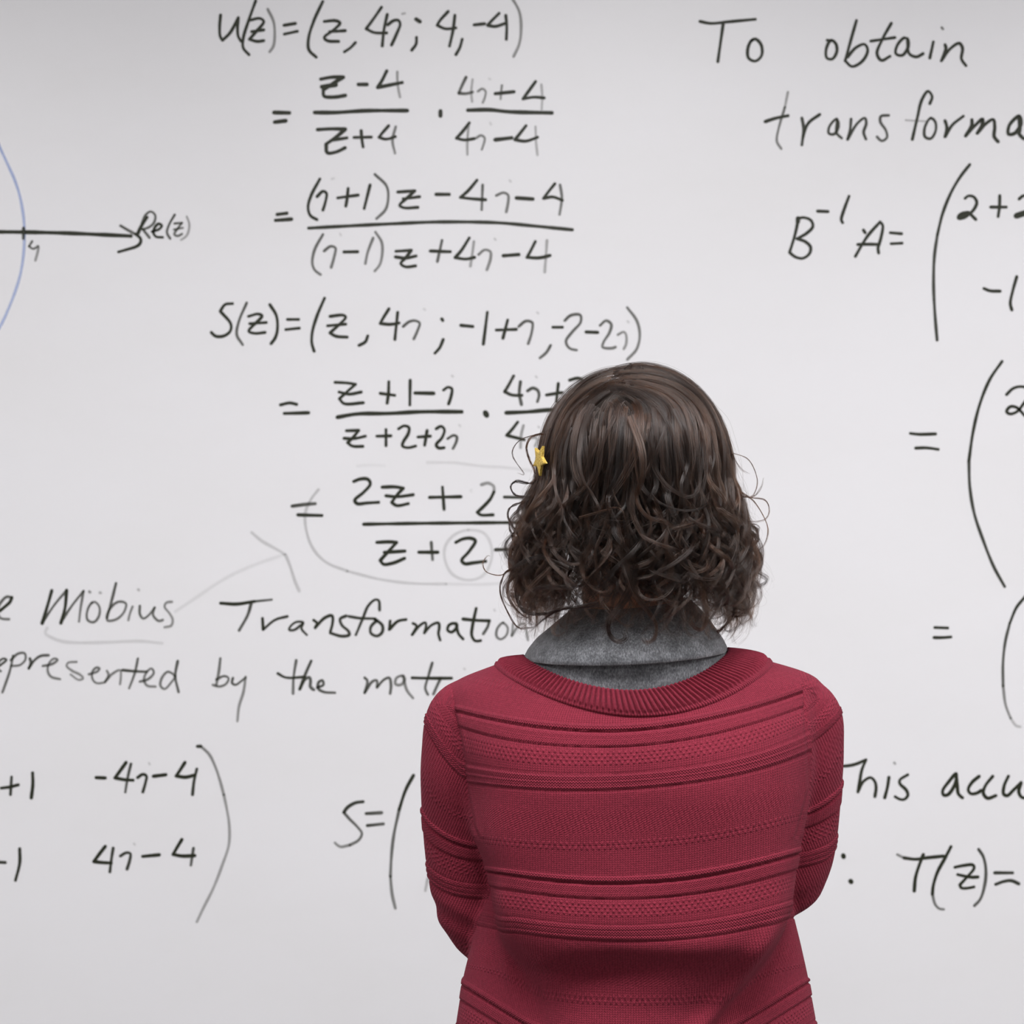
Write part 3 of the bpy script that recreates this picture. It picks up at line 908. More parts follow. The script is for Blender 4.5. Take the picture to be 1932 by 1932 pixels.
# ---------------------------------------------------------------- sweater
TORSO = [  # py, left, right, back depth, front depth, squareness
 (1236, 985, 1400, .020, .030, 2.0), (1246, 955, 1450, .032, .045, 2.0), (1258, 925, 1492, .045, .060, 2.1),
 (1270, 893, 1531, .060, .072, 2.2), (1284, 852, 1556, .068, .080, 2.3), (1304, 850, 1540, .080, .090, 2.4), (1346, 850, 1540, .097, .100, 2.6),
 (1400, 862, 1535, .108, .112, 2.8), (1470, 878, 1528, .114, .128, 2.8), (1560, 888, 1508, .112, .142, 3.2),
 (1630, 918, 1494, .112, .145, 3.5), (1690, 932, 1485, .117, .140, 3.8), (1740, 946, 1466, .118, .135, 3.6),
 (1800, 962, 1440, .106, .130, 2.7), (1860, 965, 1410, .098, .130, 2.5), (1932, 975, 1385, .104, .132, 2.5),
 (2110, 985, 1380, .112, .135, 2.5)]
SKIRT = [
 (1640, 985, 1430, .020, .060, 2.2), (1668, 936, 1478, .050, .100, 2.3), (1700, 914, 1490, .060, .110, 2.3),
 (1770, 893, 1508, .070, .115, 2.3), (1838, 875, 1523, .080, .120, 2.3), (1932, 860, 1540, .092, .125, 2.3),
 (2060, 850, 1552, .105, .130, 2.3), (2130, 850, 1552, .105, .130, 2.3)]
def P3(px, py, dy): return (PX(px), PERSON_Y + dy, PZ(py))
ARM_L = [(P3(905, 1322, 0), 50), (P3(868, 1345, 0), 68), (P3(874, 1450, .010), 83), (P3(880, 1550, .030), 87), (P3(882, 1640, .038), 82),
         (P3(895, 1720, .040), 78), (P3(918, 1772, .05), 72), (P3(960, 1785, .10), 68), (P3(1040, 1760, .18), 62), (P3(1110, 1735, .215), 56)]
ARM_R = [(P3(1488, 1320, 0), 50), (P3(1523, 1343, 0), 70), (P3(1513, 1430, .010), 82), (P3(1507, 1550, .030), 85), (P3(1502, 1610, .036), 85),
         (P3(1490, 1660, .040), 82), (P3(1476, 1688, .05), 73), (P3(1430, 1700, .10), 68), (P3(1350, 1690, .18), 62), (P3(1280, 1700, .225), 56)]

tp = [loft_arrays(TORSO, 160, 160), loft_arrays(SKIRT, 160, 100)]
for arm in (ARM_L, ARM_R):
    tp.append(tube_arrays([a[0] for a in arm], [a[1] / S0 for a in arm], 90, 48))
SV, SN, SQ = fused('sweater_tmp', tp, [(0.0042, 4), (0.0015, 2)])

def arm_dist(P, arm):
    Q, r = smooth_path([a[0] for a in arm], [a[1] / S0 for a in arm], 40)
    best = np.full(len(P), 9.0); par = np.zeros(len(P)); L = 0
    for i in range(len(Q) - 1):
        a, b = Q[i], Q[i + 1]; ab = b - a; l = np.linalg.norm(ab)
        t = np.clip(((P - a) @ ab) / (l * l), 0, 1)
        d = np.linalg.norm(P - (a + t[:, None] * ab), axis=1) / (r[i] + t * (r[i + 1] - r[i]))
        m = d < best; best[m] = d[m]; par[m] = (L + t * l)[m]; L += l
    return best, par

def front_px(P):
    """garment drawing coordinates of a point (wales / rows counted in tracing pixels)"""
    s = 3644.0 / (2.0 + np.minimum(P[:, 1] - PERSON_Y, 0.0))
    return 966 + P[:, 0] * s, 966 + (CAM_Z - P[:, 2]) * s

spx, spy = front_px(SV)
dL, pL = arm_dist(SV, ARM_L); dR, pR = arm_dist(SV, ARM_R)
SEAM_Y = [1200, 1285, 1350, 1450, 1490, 1560, 1600, 1640, 1700, 2200]
seamL = np.interp(spy, SEAM_Y, [852, 852, 860, 878, 881, 893, 912, 930, 945, 990])
seamR = np.interp(spy, SEAM_Y, [1508, 1511, 1519, 1527, 1527, 1508, 1498, 1490, 1478, 1420])
low = spy > 1560
inL = np.where(low, dL < 1.16, spx < seamL) & (SV[:, 0] < PX(1194)) & (dL < 1.45)
inR = np.where(low, dR < 1.16, spx > seamR) & (SV[:, 0] > PX(1194)) & (dR < 1.45)
fore = (SV[:, 1] > PERSON_Y + 0.11) & (np.minimum(dL, dR) < 1.2) & (spy > 1600)
inL |= fore & (dL <= dR); inR |= fore & (dR < dL)

# --- knit coordinates: v runs in rows with a repeat of 288, w = position in the repeat
def torso_v(px, py):
    t = np.clip((px - 1194) / 330, -1.15, 1.15)
    Y = [1200, 1372, 1474, 1594, 1656, 1764, 1895, 1960, 2100]
    a = np.interp(py, Y, [50, 58, 35, 39, 50, 45, 65, 92, 92]); b = np.interp(py, Y, [21, 21, 22, 21, 12, 5, -8, 4, 0])
    rise = a * t * t + b * t
    skirt = np.interp(np.abs(t), [0, .3, .5, .6, .75, .94, 1.15], [-8, -5, 4, 18, 48, 87, 132])
    k = sm(1805, 1855, py)
    return py + rise * (1 - k) + skirt * k
def sleeve_v(px, py, side):
    X = px if side < 0 else 2388 - px
    Y = py if side < 0 else py + 45 * sm(1330, 1420, py) + 12
    u = np.clip((X - 795) / 105, 0, 1)
    D = np.interp(Y, [1300, 1330, 1480, 1560, 1650, 1760], [60, 130, 120, 68, 40, 20])
    f = 1 - (1 - u) ** 1.8
    yo = Y - D * f
    return np.interp(yo, [1200, 1340, 1532, 1655, 1760, 1900], [1330, 1474, 1656, 1768, 1870, 2010])
vv = torso_v(spx, spy)
ub = SV[:, 1] - (PERSON_Y - 0.105)
uu = spx + np.tanh((SV[:, 0] - PX(1194)) / 0.05) * np.maximum(ub, 0) * 1600 * sm(0.0, 0.05, ub)
vl = sleeve_v(spx, spy, -1); vr = sleeve_v(spx, spy, 1)
foreL = sm(1735, 1790, spy) * sm(0, 0.08, SV[:, 1] - PERSON_Y)
vl = np.where(SV[:, 1] > PERSON_Y + 0.06, 1474 + (pL - 0.075) * S0, vl)
vr = np.where(SV[:, 1] > PERSON_Y + 0.06, 1474 + (pR - 0.06) * S0, vr)
vv = np.where(inL, vl, np.where(inR, vr, vv))
ul = 4 * (spx * 0.92 + spy * 0.40) / 4
ur = (spx * 0.92 - spy * 0.40)
uu = np.where(inL, ul, np.where(inR, ur, uu))

W = np.mod(vv - 1360, 288.0)
def band(w, a, b, e=1.5): return sm(a - e, a + e, w) * (1 - sm(b - e, b + e, w))
def rowrelief(w):
    h = 1.3 * band(w, 7, 16) - 1.1 * band(w, 17, 21.5) + 0.75 * band(w, 22, 46, 2) - 0.9 * band(w, 46.5, 50, 1.2)
    h += 0.8 * band(w, 100, 127, 1.5) * (0.75 + 0.35 * np.cos((w - 104.5) * 2 * np.pi / 9.0)) - 0.5 * band(w, 96.5, 99.5, 1.2) - 0.7 * band(w, 128, 131.5, 1.2)
    return h
h = rowrelief(W)
edge_fade = np.where(inL | inR, sm(1440, 1452, vv), sm(1262, 1300, spy))
h = h * edge_fade
# armhole seams: a shallow stitched groove
seam_d = np.minimum(np.where(SV[:, 1] < PERSON_Y + .05, np.abs(spx - seamL), 99), np.where(SV[:, 1] < PERSON_Y + .05, np.abs(spx - seamR), 99))
seam_d = np.where(spy < 1580, seam_d, 99)
groove = np.exp(-(seam_d / 3.0) ** 2) - 0.5 * np.exp(-((seam_d - 8) / 4.0) ** 2)
# soft drapery on the back
fold = 0.0030 * np.exp(-((spy - (1800 + (spx - 1194) * -0.10)) / 26) ** 2) * sm(930, 1080, spx) * (1 - sm(1350, 1470, spx))
dia = (spx - (1470 - (spy - 1730) * 0.72)) / np.hypot(1, .72)
fold += 0.0075 * np.exp(-(dia / 17) ** 2) * sm(1715, 1790, spy) * (1 - sm(1920, 2010, spy))
dia2 = (spx - (944 + (spy - 1660) * 0.10))
fold += 0.0035 * np.exp(-(dia2 / 16) ** 2) * sm(1640, 1700, spy) * (1 - sm(1800, 1900, spy))
fold -= 0.010 * np.exp(-((spx - 1140 + (spy - 1830) * .35) / 120) ** 2 - ((spy - 1835) / 50) ** 2)
fold -= 0.003 * np.exp(-((spx - 1194) / 60) ** 2 - ((spy - 1560) / 130) ** 2)
fold += 0.003 * (np.exp(-((spx - 1050) / 70) ** 2 - ((spy - 1490) / 110) ** 2) + np.exp(-((spx - 1350) / 70) ** 2 - ((spy - 1490) / 110) ** 2))
fold = np.where(inL | inR | (SV[:, 1] > PERSON_Y), 0, fold)
# sleeve creases near the elbow bend
cre = 0.0016 * np.sin((spy + 0.5 * np.abs(spx - 1194)) / 9.0) * np.exp(-((spy - 1735) / 45) ** 2) * (inL | inR)
SV2 = SV + SN * (h * 0.00135 - groove * 0.0012 * sm(1305, 1345, spy) + fold + cre)[:, None]

# --- neck opening
NCX = 0.1180
def neck_loop(th, kind):
    c, s = np.cos(th), np.sin(th)
    if kind == 'outer':
        ax, b, f, zl, zr, zb, zf = .1420, .0965, .105, 1.3580, 1.3690, 1.3217, 1.275; cx = .1265
    else:
        ax, b, f, zl, zr, zb, zf = .1052, .0835, .088, 1.3680, 1.3755, 1.3430, 1.300; cx = NCX
    x = cx + ax * s; y = PERSON_Y - np.where(c > 0, b, f) * c
    zs = zl + (zr - zl) * (s * 0.5 + 0.5)
    z = zs * s * s + np.where(c > 0, zb, zf) * c * c
    return np.stack([x, y, z], -1)
th = np.arctan2((SV[:, 0] - .1265) / .142, -(SV[:, 1] - PERSON_Y) / .1)
NLo = neck_loop(th, 'outer')
rr = np.hypot((SV[:, 0] - .1265), SV[:, 1] - PERSON_Y) / np.maximum(np.hypot(NLo[:, 0] - .1265, NLo[:, 1] - PERSON_Y), 1e-6)
cut = (SV2[:, 2] > NLo[:, 2] - 0.003) & (rr < 0.97)
hem_cut = SV2[:, 2] < PZ(2116)
keepf = ~(cut[SQ].any(1)) & ~(hem_cut[SQ].any(1))
from mathutils.bvhtree import BVHTree
_sel = SQ[(SV2[SQ[:, 0], 2] > 1.22)]
_us = np.unique(_sel); _re = np.full(len(SV2), -1); _re[_us] = np.arange(len(_us))
NECK_BVH = BVHTree.FromPolygons(SV2[_us].tolist(), _re[_sel].tolist())
SQ = SQ[keepf]

def knit_material():
    t = NT('crimson_knit')
    a = t.n('ShaderNodeAttribute', attribute_name='knit')
    sep = t.n('ShaderNodeSeparateXYZ'); t.l(a.outputs['Vector'], sep.inputs[0])
    u, v = sep.outputs[0], sep.outputs[1]
    w = t.math('MODULO', t.math('SUBTRACT', v, 1360.0 - 288 * 4), 288.0)
    f = t.math('DIVIDE', w, 288.0)
    def zone(bands, e=1.2):
        st = [(0.0, (0, 0, 0))]
        for p, q, val in bands:
            st += [((p - e) / 288, (0, 0, 0)), ((p + e) / 288, (val,) * 3), ((q - e) / 288, (val,) * 3), ((q + e) / 288, (0, 0, 0))]
        return t.ramp(f, st)
    PI2 = 2 * math.pi
    def sine(x, per, ph=0.0): return t.math('SINE', t.math('ADD', t.math('MULTIPLY', x, PI2 / per), ph))
    # stocking stitch: columns of little Vs
    fu = t.math('ABSOLUTE', t.math('SUBTRACT', t.math('FRACT', t.math('DIVIDE', u, 5.0)), 0.5))
    col = t.math('MULTIPLY', t.math('POWER', t.math('MULTIPLY', fu, 2.0), 2.2), -1.7)
    vee = t.math('MULTIPLY', sine(t.math('ADD', v, t.math('MULTIPLY', fu, 5.0)), 4.2), 0.26)
    stock = t.math('ADD', col, vee)
    # garter zig-zag rows
    zz = t.math('MULTIPLY', sine(u, 5.6), 1.35)
    gart = sine(t.math('ADD', v, zz), 5.2)
    # seed stitch
    seed = t.math('ADD', t.math('MULTIPLY', sine(t.math('ADD', v, t.math('MULTIPLY', sine(u, 5.0), 1.2)), 4.1), 0.55), t.math('MULTIPLY', sine(t.math('ADD', u, t.math('MULTIPLY', v, 0.5)), 5.0), 0.45))
    # raised little bobbles
    row = t.math('FLOOR', t.math('DIVIDE', t.math('SUBTRACT', w, 55.0), 6.8))
    sh = t.math('MULTIPLY', t.math('MODULO', t.math('ADD', row, 10.0), 2.0), 5.5)
    dots = t.math('MULTIPLY', t.math('MAXIMUM', sine(t.math('ADD', u, sh), 11.0), 0.0), t.math('ABSOLUTE', sine(t.math('SUBTRACT', w, 55.0), 13.6, 0.0)))
    row2 = t.math('FLOOR', t.math('DIVIDE', t.math('SUBTRACT', w, 225.0), 9.0))
    sh2 = t.math('MULTIPLY', t.math('MODULO', t.math('ADD', row2, 40.0), 2.0), 5.5)
    dots2 = t.math('MULTIPLY', t.math('MAXIMUM', sine(t.math('ADD', u, sh2), 11.0), 0.0), t.math('ABSOLUTE', sine(t.math('SUBTRACT', w, 225.0), 18.0)))
    twill = t.math('MULTIPLY', sine(t.math('ADD', u, t.math('MULTIPLY', v, 0.8)), 9.0), sine(v, 8.0))
    z_g = zone([(6, 17, 1), (99, 128, 1)]); z_s = zone([(22, 46, 1)]); z_d = zone([(55, 82.2, 1)]); z_d2 = zone([(225, 243, 1)]); z_t = zone([(166, 214, 0.8)], 8)
    plainw = t.math('SUBTRACT', 1.0, t.math('ADD', t.math('ADD', z_g, z_s), t.math('ADD', t.math('MULTIPLY', z_t, 0.4), t.math('MULTIPLY', z_d, 0.45))))
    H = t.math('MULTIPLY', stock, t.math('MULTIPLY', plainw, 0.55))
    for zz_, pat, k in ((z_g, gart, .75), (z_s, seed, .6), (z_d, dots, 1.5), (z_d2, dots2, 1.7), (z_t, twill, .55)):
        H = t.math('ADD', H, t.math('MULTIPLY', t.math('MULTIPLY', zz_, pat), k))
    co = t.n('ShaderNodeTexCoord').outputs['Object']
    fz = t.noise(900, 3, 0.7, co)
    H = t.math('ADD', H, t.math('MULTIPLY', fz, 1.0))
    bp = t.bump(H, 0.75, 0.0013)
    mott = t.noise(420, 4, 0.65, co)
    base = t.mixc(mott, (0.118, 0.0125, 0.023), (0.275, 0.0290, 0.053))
    base = t.mixc(t.math('MULTIPLY', t.math('SUBTRACT', 1.0, t.math('MINIMUM', t.math('MAXIMUM', t.math('ADD', H, 0.75), 0.0), 1.0)), 0.55), base, (0.060, 0.005, 0.010))  # occlusion shade between the stitches, painted into the colour where the knit is low
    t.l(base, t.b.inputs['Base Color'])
    t.b.inputs['Roughness'].default_value = 0.92
    t.b.inputs['Specular IOR Level'].default_value = 0.12
    t.b.inputs['Sheen Weight'].default_value = 0.06
    t.b.inputs['Sheen Roughness'].default_value = 0.45
    t.b.inputs['Sheen Tint'].default_value = (1.0, 0.42, 0.60, 1)
    return t.m
M_KNIT = knit_material()

def sub_mesh(name, V, Q, attrs, mat, parent):
    used = np.unique(Q); re = np.full(len(V), -1, np.int64); re[used] = np.arange(len(used))
    me = np_mesh(name, V[used], re[Q]); me.materials.append(mat)
    for an, arr in attrs.items():
        at = me.attributes.new(an, 'FLOAT_VECTOR', 'POINT'); at.data.foreach_set('vector', arr[used].astype(np.float32).ravel())
    o = bpy.data.objects.new(name, me); COL.objects.link(o); set_parent(o, parent)
    return o

fL = inL[SQ].sum(1) >= 2; fR = inR[SQ].sum(1) >= 2
# knit coordinates of faces crossing the seams: use the side the face belongs to
knit_t = np.stack([np.where(inL | inR, spx, uu), np.where(inL | inR, torso_v(spx, spy), vv), 0 * uu], 1)
knit_s = lambda side: np.stack([ul if side < 0 else ur, np.where(inL | inR, vv, sleeve_v(spx, spy, side)), 0 * uu], 1)
bodyQ = SQ[~fL & ~fR]
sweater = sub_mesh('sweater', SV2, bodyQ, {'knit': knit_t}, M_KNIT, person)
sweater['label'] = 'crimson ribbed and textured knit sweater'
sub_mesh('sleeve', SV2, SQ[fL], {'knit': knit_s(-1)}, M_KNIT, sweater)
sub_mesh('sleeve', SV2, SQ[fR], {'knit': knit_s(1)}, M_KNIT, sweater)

# ribbed neckband
NT_, RIBS = 1840, 146
tht = np.linspace(0, 2 * np.pi, NT_, endpoint=False)
O_, I_ = neck_loop(tht, 'outer'), neck_loop(tht, 'inner')
def snap(P):
    Q = P.copy()
    for k in range(0, len(P)):
        h_ = NECK_BVH.find_nearest(Vector(P[k]))
        if h_[0] is not None: Q[k] = h_[0]
    K = np.ones(25) / 25
    for ax_ in range(3): Q[:, ax_] = np.convolve(np.concatenate([Q[-12:, ax_], Q[:, ax_], Q[:12, ax_]]), K, 'valid')
    return Q
OUT_S = snap(O_)                       # the outer edge lies on the sweater
MID_S = snap(O_ * 0.6 + I_ * 0.4)
d_t = np.roll(O_ + I_, -1, 0) - np.roll(O_ + I_, 1, 0)
nrm = np.cross(d_t, I_ - OUT_S); nrm /= np.linalg.norm(nrm, axis=1)[:, None]
outw = np.stack([O_[:, 0] - .12, O_[:, 1] - PERSON_Y, 0.06 + 0 * O_[:, 0]], 1)
nrm *= np.sign((nrm * outw).sum(1))[:, None]
rib = np.cos(tht * RIBS); rib = np.sign(rib) * np.abs(rib) ** 0.7
ws = np.concatenate([np.linspace(-0.10, 1, 18), [1.0, 0.9, 0.7]])
lay = np.concatenate([np.zeros(18), [-0.0035, -0.005, -0.005]])
rows = []
for w_, l_ in zip(ws, lay):
    amp = 0.0016 * (1 if l_ == 0 else 0) * float(sm(0.12, 0.18, w_))
    q = max(w_, 0.0)
    base = OUT_S * (1 - q) ** 2 + (MID_S * 0.5 + (O_ * 0.6 + I_ * 0.4) * 0.5) * 2 * q * (1 - q) + I_ * q * q
    if w_ < 0: base = OUT_S + (OUT_S - I_) * (-w_)
    bul = 0.0018 * math.sin(math.pi * q ** 0.8) + 0.0030 * float(sm(-0.10, 0.02, w_)) - 0.003 * (1 - float(sm(-0.10, -0.02, w_)))
    seamg = -0.0018 * math.exp(-((w_ - 0.12) / 0.03) ** 2)
    rows.append(base + nrm * (bul + l_ + seamg + amp * rib)[:, None])
NV = np.concatenate(rows); i = np.arange(NT_); j = (i + 1) % NT_
NQ = np.concatenate([np.stack([k * NT_ + i, k * NT_ + j, (k + 1) * NT_ + j, (k + 1) * NT_ + i], 1) for k in range(len(ws) - 1)])
kn = np.stack([np.tile(tht / (2 * np.pi) * RIBS * 10, len(ws)), np.repeat(1360 + 140 + ws * 8, NT_), np.zeros(len(NV))], 1)
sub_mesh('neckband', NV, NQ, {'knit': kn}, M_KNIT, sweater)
# ---------------------------------------------------------------- grey turtleneck
def heather_material():
    t = NT('grey_heather_jersey')
    co = t.n('ShaderNodeTexCoord').outputs['Object']
    mp = t.n('ShaderNodeMapping'); mp.inputs['Scale'].default_value = (1.6, 1.6, 0.8); t.l(co, mp.inputs[0])
    a = t.noise(420, 3, 0.7, mp.outputs[0]); b = t.noise(70, 4, 0.6, co); c = t.noise(1100, 2, 0.6, co)
    k = t.math('ADD', t.math('MULTIPLY', a, 0.62), t.math('MULTIPLY', b, 0.38))
    t.l(t.ramp(k, [(0.36, (0.055, 0.057, 0.062)), (0.5, (0.118, 0.122, 0.132)), (0.64, (0.235, 0.242, 0.26))]), t.b.inputs['Base Color'])
    t.bump(t.math('ADD', c, a), 0.25, 0.0006)
    t.b.inputs['Roughness'].default_value = 0.9; t.b.inputs['Sheen Weight'].default_value = 0.25
    t.b.inputs['Specular IOR Level'].default_value = 0.15
    return t.m
M_HEATHER = heather_material()

def ring_shell(rings, nseg, nlev, warp=None):
    """rings (py, xL, xR, back, front, lift) in order along the cloth; open shell"""
    R = np.array(rings, float); t = np.linspace(0, len(R) - 1, nlev)
    C = np.stack([np.interp(t, np.arange(len(R)), R[:, k]) for k in range(6)], 1)
    for _ in range(2): C[1:-1] = .25 * C[:-2] + .5 * C[1:-1] + .25 * C[2:]
    a = np.linspace(0, 2 * np.pi, nseg, endpoint=False); V = []
    for (py, xl, xr, bk, fr, g) in C:
        cx, hw = (PX(xl) + PX(xr)) / 2, (PX(xr) - PX(xl)) / 2
        x = cx + hw * np.cos(a); s = np.sin(a)
        y = PERSON_Y + np.where(s < 0, bk, fr) * s
        p = py + g * (-9 * np.cos(a) + 6 * np.maximum(-s, 0) ** 2)
        V.append(np.stack([x, y, CAM_Z - (p - 966) / S0], 1))
    V = np.array(V)
    if warp is not None: V = warp(V, a)
    i = np.arange(nseg); j = (i + 1) % nseg
    Q = np.concatenate([np.stack([k * nseg + i, (k + 1) * nseg + i, (k + 1) * nseg + j, k * nseg + j], 1) for k in range(nlev - 1)])
    return V.reshape(-1, 3), Q

def wrinkle(amp, seed):
    rg = np.random.RandomState(seed); ph = rg.uniform(0, 6.28, 8)
    def w(V, a):
        n = V.shape[0]; k = np.linspace(0, 1, n)[:, None]
        d = sum(np.sin(a[None] * f + ph[q] + k * (2.0 * q - 6)) / f ** .6 for q, f in enumerate((2, 3, 5, 7, 9, 13, 17, 22)))
        c = V.mean(1, keepdims=True); r = V - c; r[..., 2] = 0; r /= np.maximum(np.linalg.norm(r, axis=2, keepdims=True), 1e-6)
        return V + r * (amp * d)[..., None]
    return w
V, Q = ring_shell([(1212, 1004, 1362, .080, .078, 1), (1240, 994, 1369, .080, .080, 1), (1275, 984, 1380, .0795, .082, .3), (1310, 980, 1385, .080, .083, 0),
                   (1350, 960, 1410, .087, .088, 0), (1420, 930, 1440, .096, .100, 0)], 220, 60, wrinkle(0.0007, 3))
shirt = sub_mesh('turtleneck_shirt', V, Q, {}, M_HEATHER, person); shirt['label'] = 'grey heather jersey turtleneck under the sweater'
V, Q = ring_shell([(1170, 1110, 1280, .040, .048, 1), (1150, 1104, 1284, .043, .050, 1), (1136, 1095, 1290, .048, .053, 1), (1139, 1080, 1304, .056, .060, 1), (1152, 1064, 1318, .066, .068, 1),
                   (1172, 1040, 1336, .076, .076, 1), (1195, 1012, 1353, .084, .083, 1), (1215, 996, 1366, .0885, .087, 1), (1229, 989, 1372, .0900, .088, 1),
                   (1236, 990, 1371, .0890, .087, 1), (1236, 996, 1366, .0855, .084, 1), (1222, 1000, 1362, .083, .082, 1), (1200, 1020, 1345, .078, .078, 1)], 220, 90, wrinkle(0.0009, 5))
flap = sub_mesh('folded_collar', V, Q, {}, M_HEATHER, shirt)

# ---------------------------------------------------------------- body
def skin_material():
    t = NT('skin')
    co = t.n('ShaderNodeTexCoord').outputs['Object']
    n1 = t.noise(30, 4, 0.6, co)
    t.l(t.mixc(n1, (0.62, 0.33, 0.22), (0.52, 0.25, 0.16)), t.b.inputs['Base Color'])
    t.b.inputs['Roughness'].default_value = 0.5
    t.b.inputs['Subsurface Weight'].default_value = 0.15; t.b.inputs['Subsurface Radius'].default_value = (0.01, 0.004, 0.002)
    t.b.inputs['Subsurface Scale'].default_value = 1.0
    t.bump(t.noise(400, 3, 0.6, co), 0.1, 0.0008)
    return t.m
M_SKIN = skin_material()

HC = np.array((PX(1195), PERSON_Y + 0.002, PZ(882)))       # centre of the skull
def sc_ring(r, k): return (r[0], 1194 + (r[1] - 1194) * k, 1194 + (r[2] - 1194) * k, r[3] * k, r[4] * k, 2.3)
body_rings = [sc_ring(r, .86) for r in TORSO if r[0] > 1260]
body_rings = [(1250, 1080, 1305, .045, .045, 2)] + body_rings
body_rings[-1] = (2110, 985, 1400, .075, .095, 2.3)
body_rings += [(2170, 945, 1442, .080, .095, 2.3), (2250, 910, 1478, .105, .105, 2.3), (2400, 905, 1483, .105, .100, 2.3), (2470, 960, 1428, .06, .06, 2.2)]
bp = [loft_arrays(body_rings, 64, 120)]
nx = PX(1194)
bp.append(tube_arrays([(nx, PERSON_Y - .005, PZ(1300)), (nx, PERSON_Y + .000, PZ(1180)), (nx, PERSON_Y + .012, PZ(1040)), (nx, PERSON_Y + .02, PZ(960))], [.062, .052, .052, .055], 20, 32))
bp.append(ellipsoid_arrays(HC, (.0715, .090, .084)))                                       # cranium
bp.append(ellipsoid_arrays(HC + (0, .030, -.060), (.062, .066, .088)))                    # face
bp.append(ellipsoid_arrays(HC + (0, .050, -.122), (.040, .042, .032)))                    # jaw and chin
bp.append(ellipsoid_arrays(HC + (0, .100, -.052), (.0095, .013, .024), ('X', -.25)))      # nose bridge
bp.append(ellipsoid_arrays(HC + (0, .108, -.070), (.014, .013, .010)))                    # nose tip
bp.append(ellipsoid_arrays(HC + (0, .090, -.098), (.024, .010, .006)))                    # upper lip
bp.append(ellipsoid_arrays(HC + (0, .088, -.106), (.021, .010, .007)))                    # lower lip
for sgn in (-1, 1):
    bp.append(ellipsoid_arrays(HC + (sgn * .031, .078, -.020), (.022, .014, .007)))       # brows
    bp.append(ellipsoid_arrays(HC + (sgn * .038, .066, -.062), (.022, .022, .016)))       # cheeks
    bp.append(ellipsoid_arrays(HC + (sgn * .079, .006, -.048), (.007, .018, .030), ('X', .2)))   # ears
for arm in (ARM_L, ARM_R):
    R = [0.7 * a[1] / S0 for a in arm]; R[-2] = .027; R[-1] = .024
    bp.append(tube_arrays([a[0] for a in arm], R, 60, 32))
def hand(wrist, towards, palm_up, sgn):
    """palm, four bent fingers of different lengths, thumb from the side"""
    w = np.array(wrist); f = np.array(towards, float); f /= np.linalg.norm(f)
    n = np.array(palm_up, float); n -= f * np.dot(n, f); n /= np.linalg.norm(n); s = np.cross(f, n) * sgn
    out = [tube_arrays([w - f * .02, w + f * .03, w + f * .085], [.023, .034, .037], 24, 24, 0.42, flat_axis=n)]
    for k, (off, ln, r) in enumerate(((-.027, .066, .0082), (-.009, .076, .0088), (.009, .071, .0086), (.026, .056, .0076))):
        b = w + f * (.080 - abs(k - 1.3) * .004) + s * off
        j1 = b + f * ln * .42 + n * ln * .10; j2 = j1 + f * ln * .22 + n * ln * .26; j3 = j2 + f * ln * .02 + n * ln * .26
        out.append(tube_arrays([b - f * .015, b, j1, j2, j3], [r * 1.1, r * 1.05, r, r * .93, r * .82], 24, 14))
    b = w + f * .022 - s * .026
    out.append(tube_arrays([b, b + f * .026 - s * .020 + n * .006, b + f * .052 - s * .024 + n * .014, b + f * .074 - s * .018 + n * .018], [.013, .0115, .0098, .0085], 24, 14))
    return out
bp += hand(P3(1122, 1730, .222), (.95, .20, .12), (0, -1, .2), 1)
bp += hand(P3(1270, 1700, .247), (-.95, .05, -.10), (0, -1, .3), -1)
for sgn in (-1, 1):
    hx = nx + sgn * .085
    bp.append(tube_arrays([(hx, PERSON_Y, .78), (hx + sgn * .006, PERSON_Y + .005, .66), (hx + sgn * .008, PERSON_Y + .008, .47), (hx + sgn * .012, PERSON_Y - .005, .30), (hx + sgn * .014, PERSON_Y - .012, .095)],
                          [.092, .076, .055, .052, .037], 60, 32))
    bp.append(tube_arrays([(hx + sgn * .014, PERSON_Y - .03, .05), (hx + sgn * .022, PERSON_Y + .05, .045), (hx + sgn * .034, PERSON_Y + .15, .034)], [.034, .036, .030], 24, 24, 0.75))
BV, BN, BQ = fused('body_tmp', bp, [(0.0038, 3)])
body = sub_mesh('body', BV, BQ, {}, M_SKIN, person)

M_EYE = plain('eye_white', (0.82, 0.80, 0.77), 0.2)
M_IRIS = plain('brown_iris', (0.10, 0.05, 0.025), 0.2)
for sgn in (-1, 1):
    c = HC + (sgn * .031, .0835, -.038)
    v, f = ellipsoid_arrays(c, (.0125, .0115, .0115), None, 20); e = mesh_obj('eye', v, f, M_EYE, person)
    v, f = ellipsoid_arrays(c + (0, .0085, 0), (.0056, .0038, .0056), None, 16); mesh_obj('iris', v, f, M_IRIS, e)

# trousers and shoes (below the frame)
M_DENIM = plain('dark_trousers', (0.025, 0.03, 0.045), 0.85, noise=0.3, nscale=500, bump=0.2)
M_SHOE = plain('black_shoe_leather', (0.02, 0.02, 0.02), 0.4)
pp = [loft_arrays([(2020, 925, 1470, .082, .105, 2.3), (2110, 890, 1510, .092, .112, 2.3), (2170, 872, 1524, .108, .118, 2.3), (2250, 880, 1508, .126, .122, 2.3), (2400, 888, 1500, .118, .112, 2.3), (2480, 950, 1438, .07, .07, 2.2)], 96, 60)]
for sgn in (-1, 1):
    hx = nx + sgn * .085
    pp.append(tube_arrays([(hx, PERSON_Y, .80), (hx + sgn * .006, PERSON_Y + .005, .66), (hx + sgn * .008, PERSON_Y + .008, .47), (hx + sgn * .012, PERSON_Y - .003, .30), (hx + sgn * .014, PERSON_Y - .008, .10)],
                          [.100, .088, .070, .066, .058], 60, 40, capround=False))
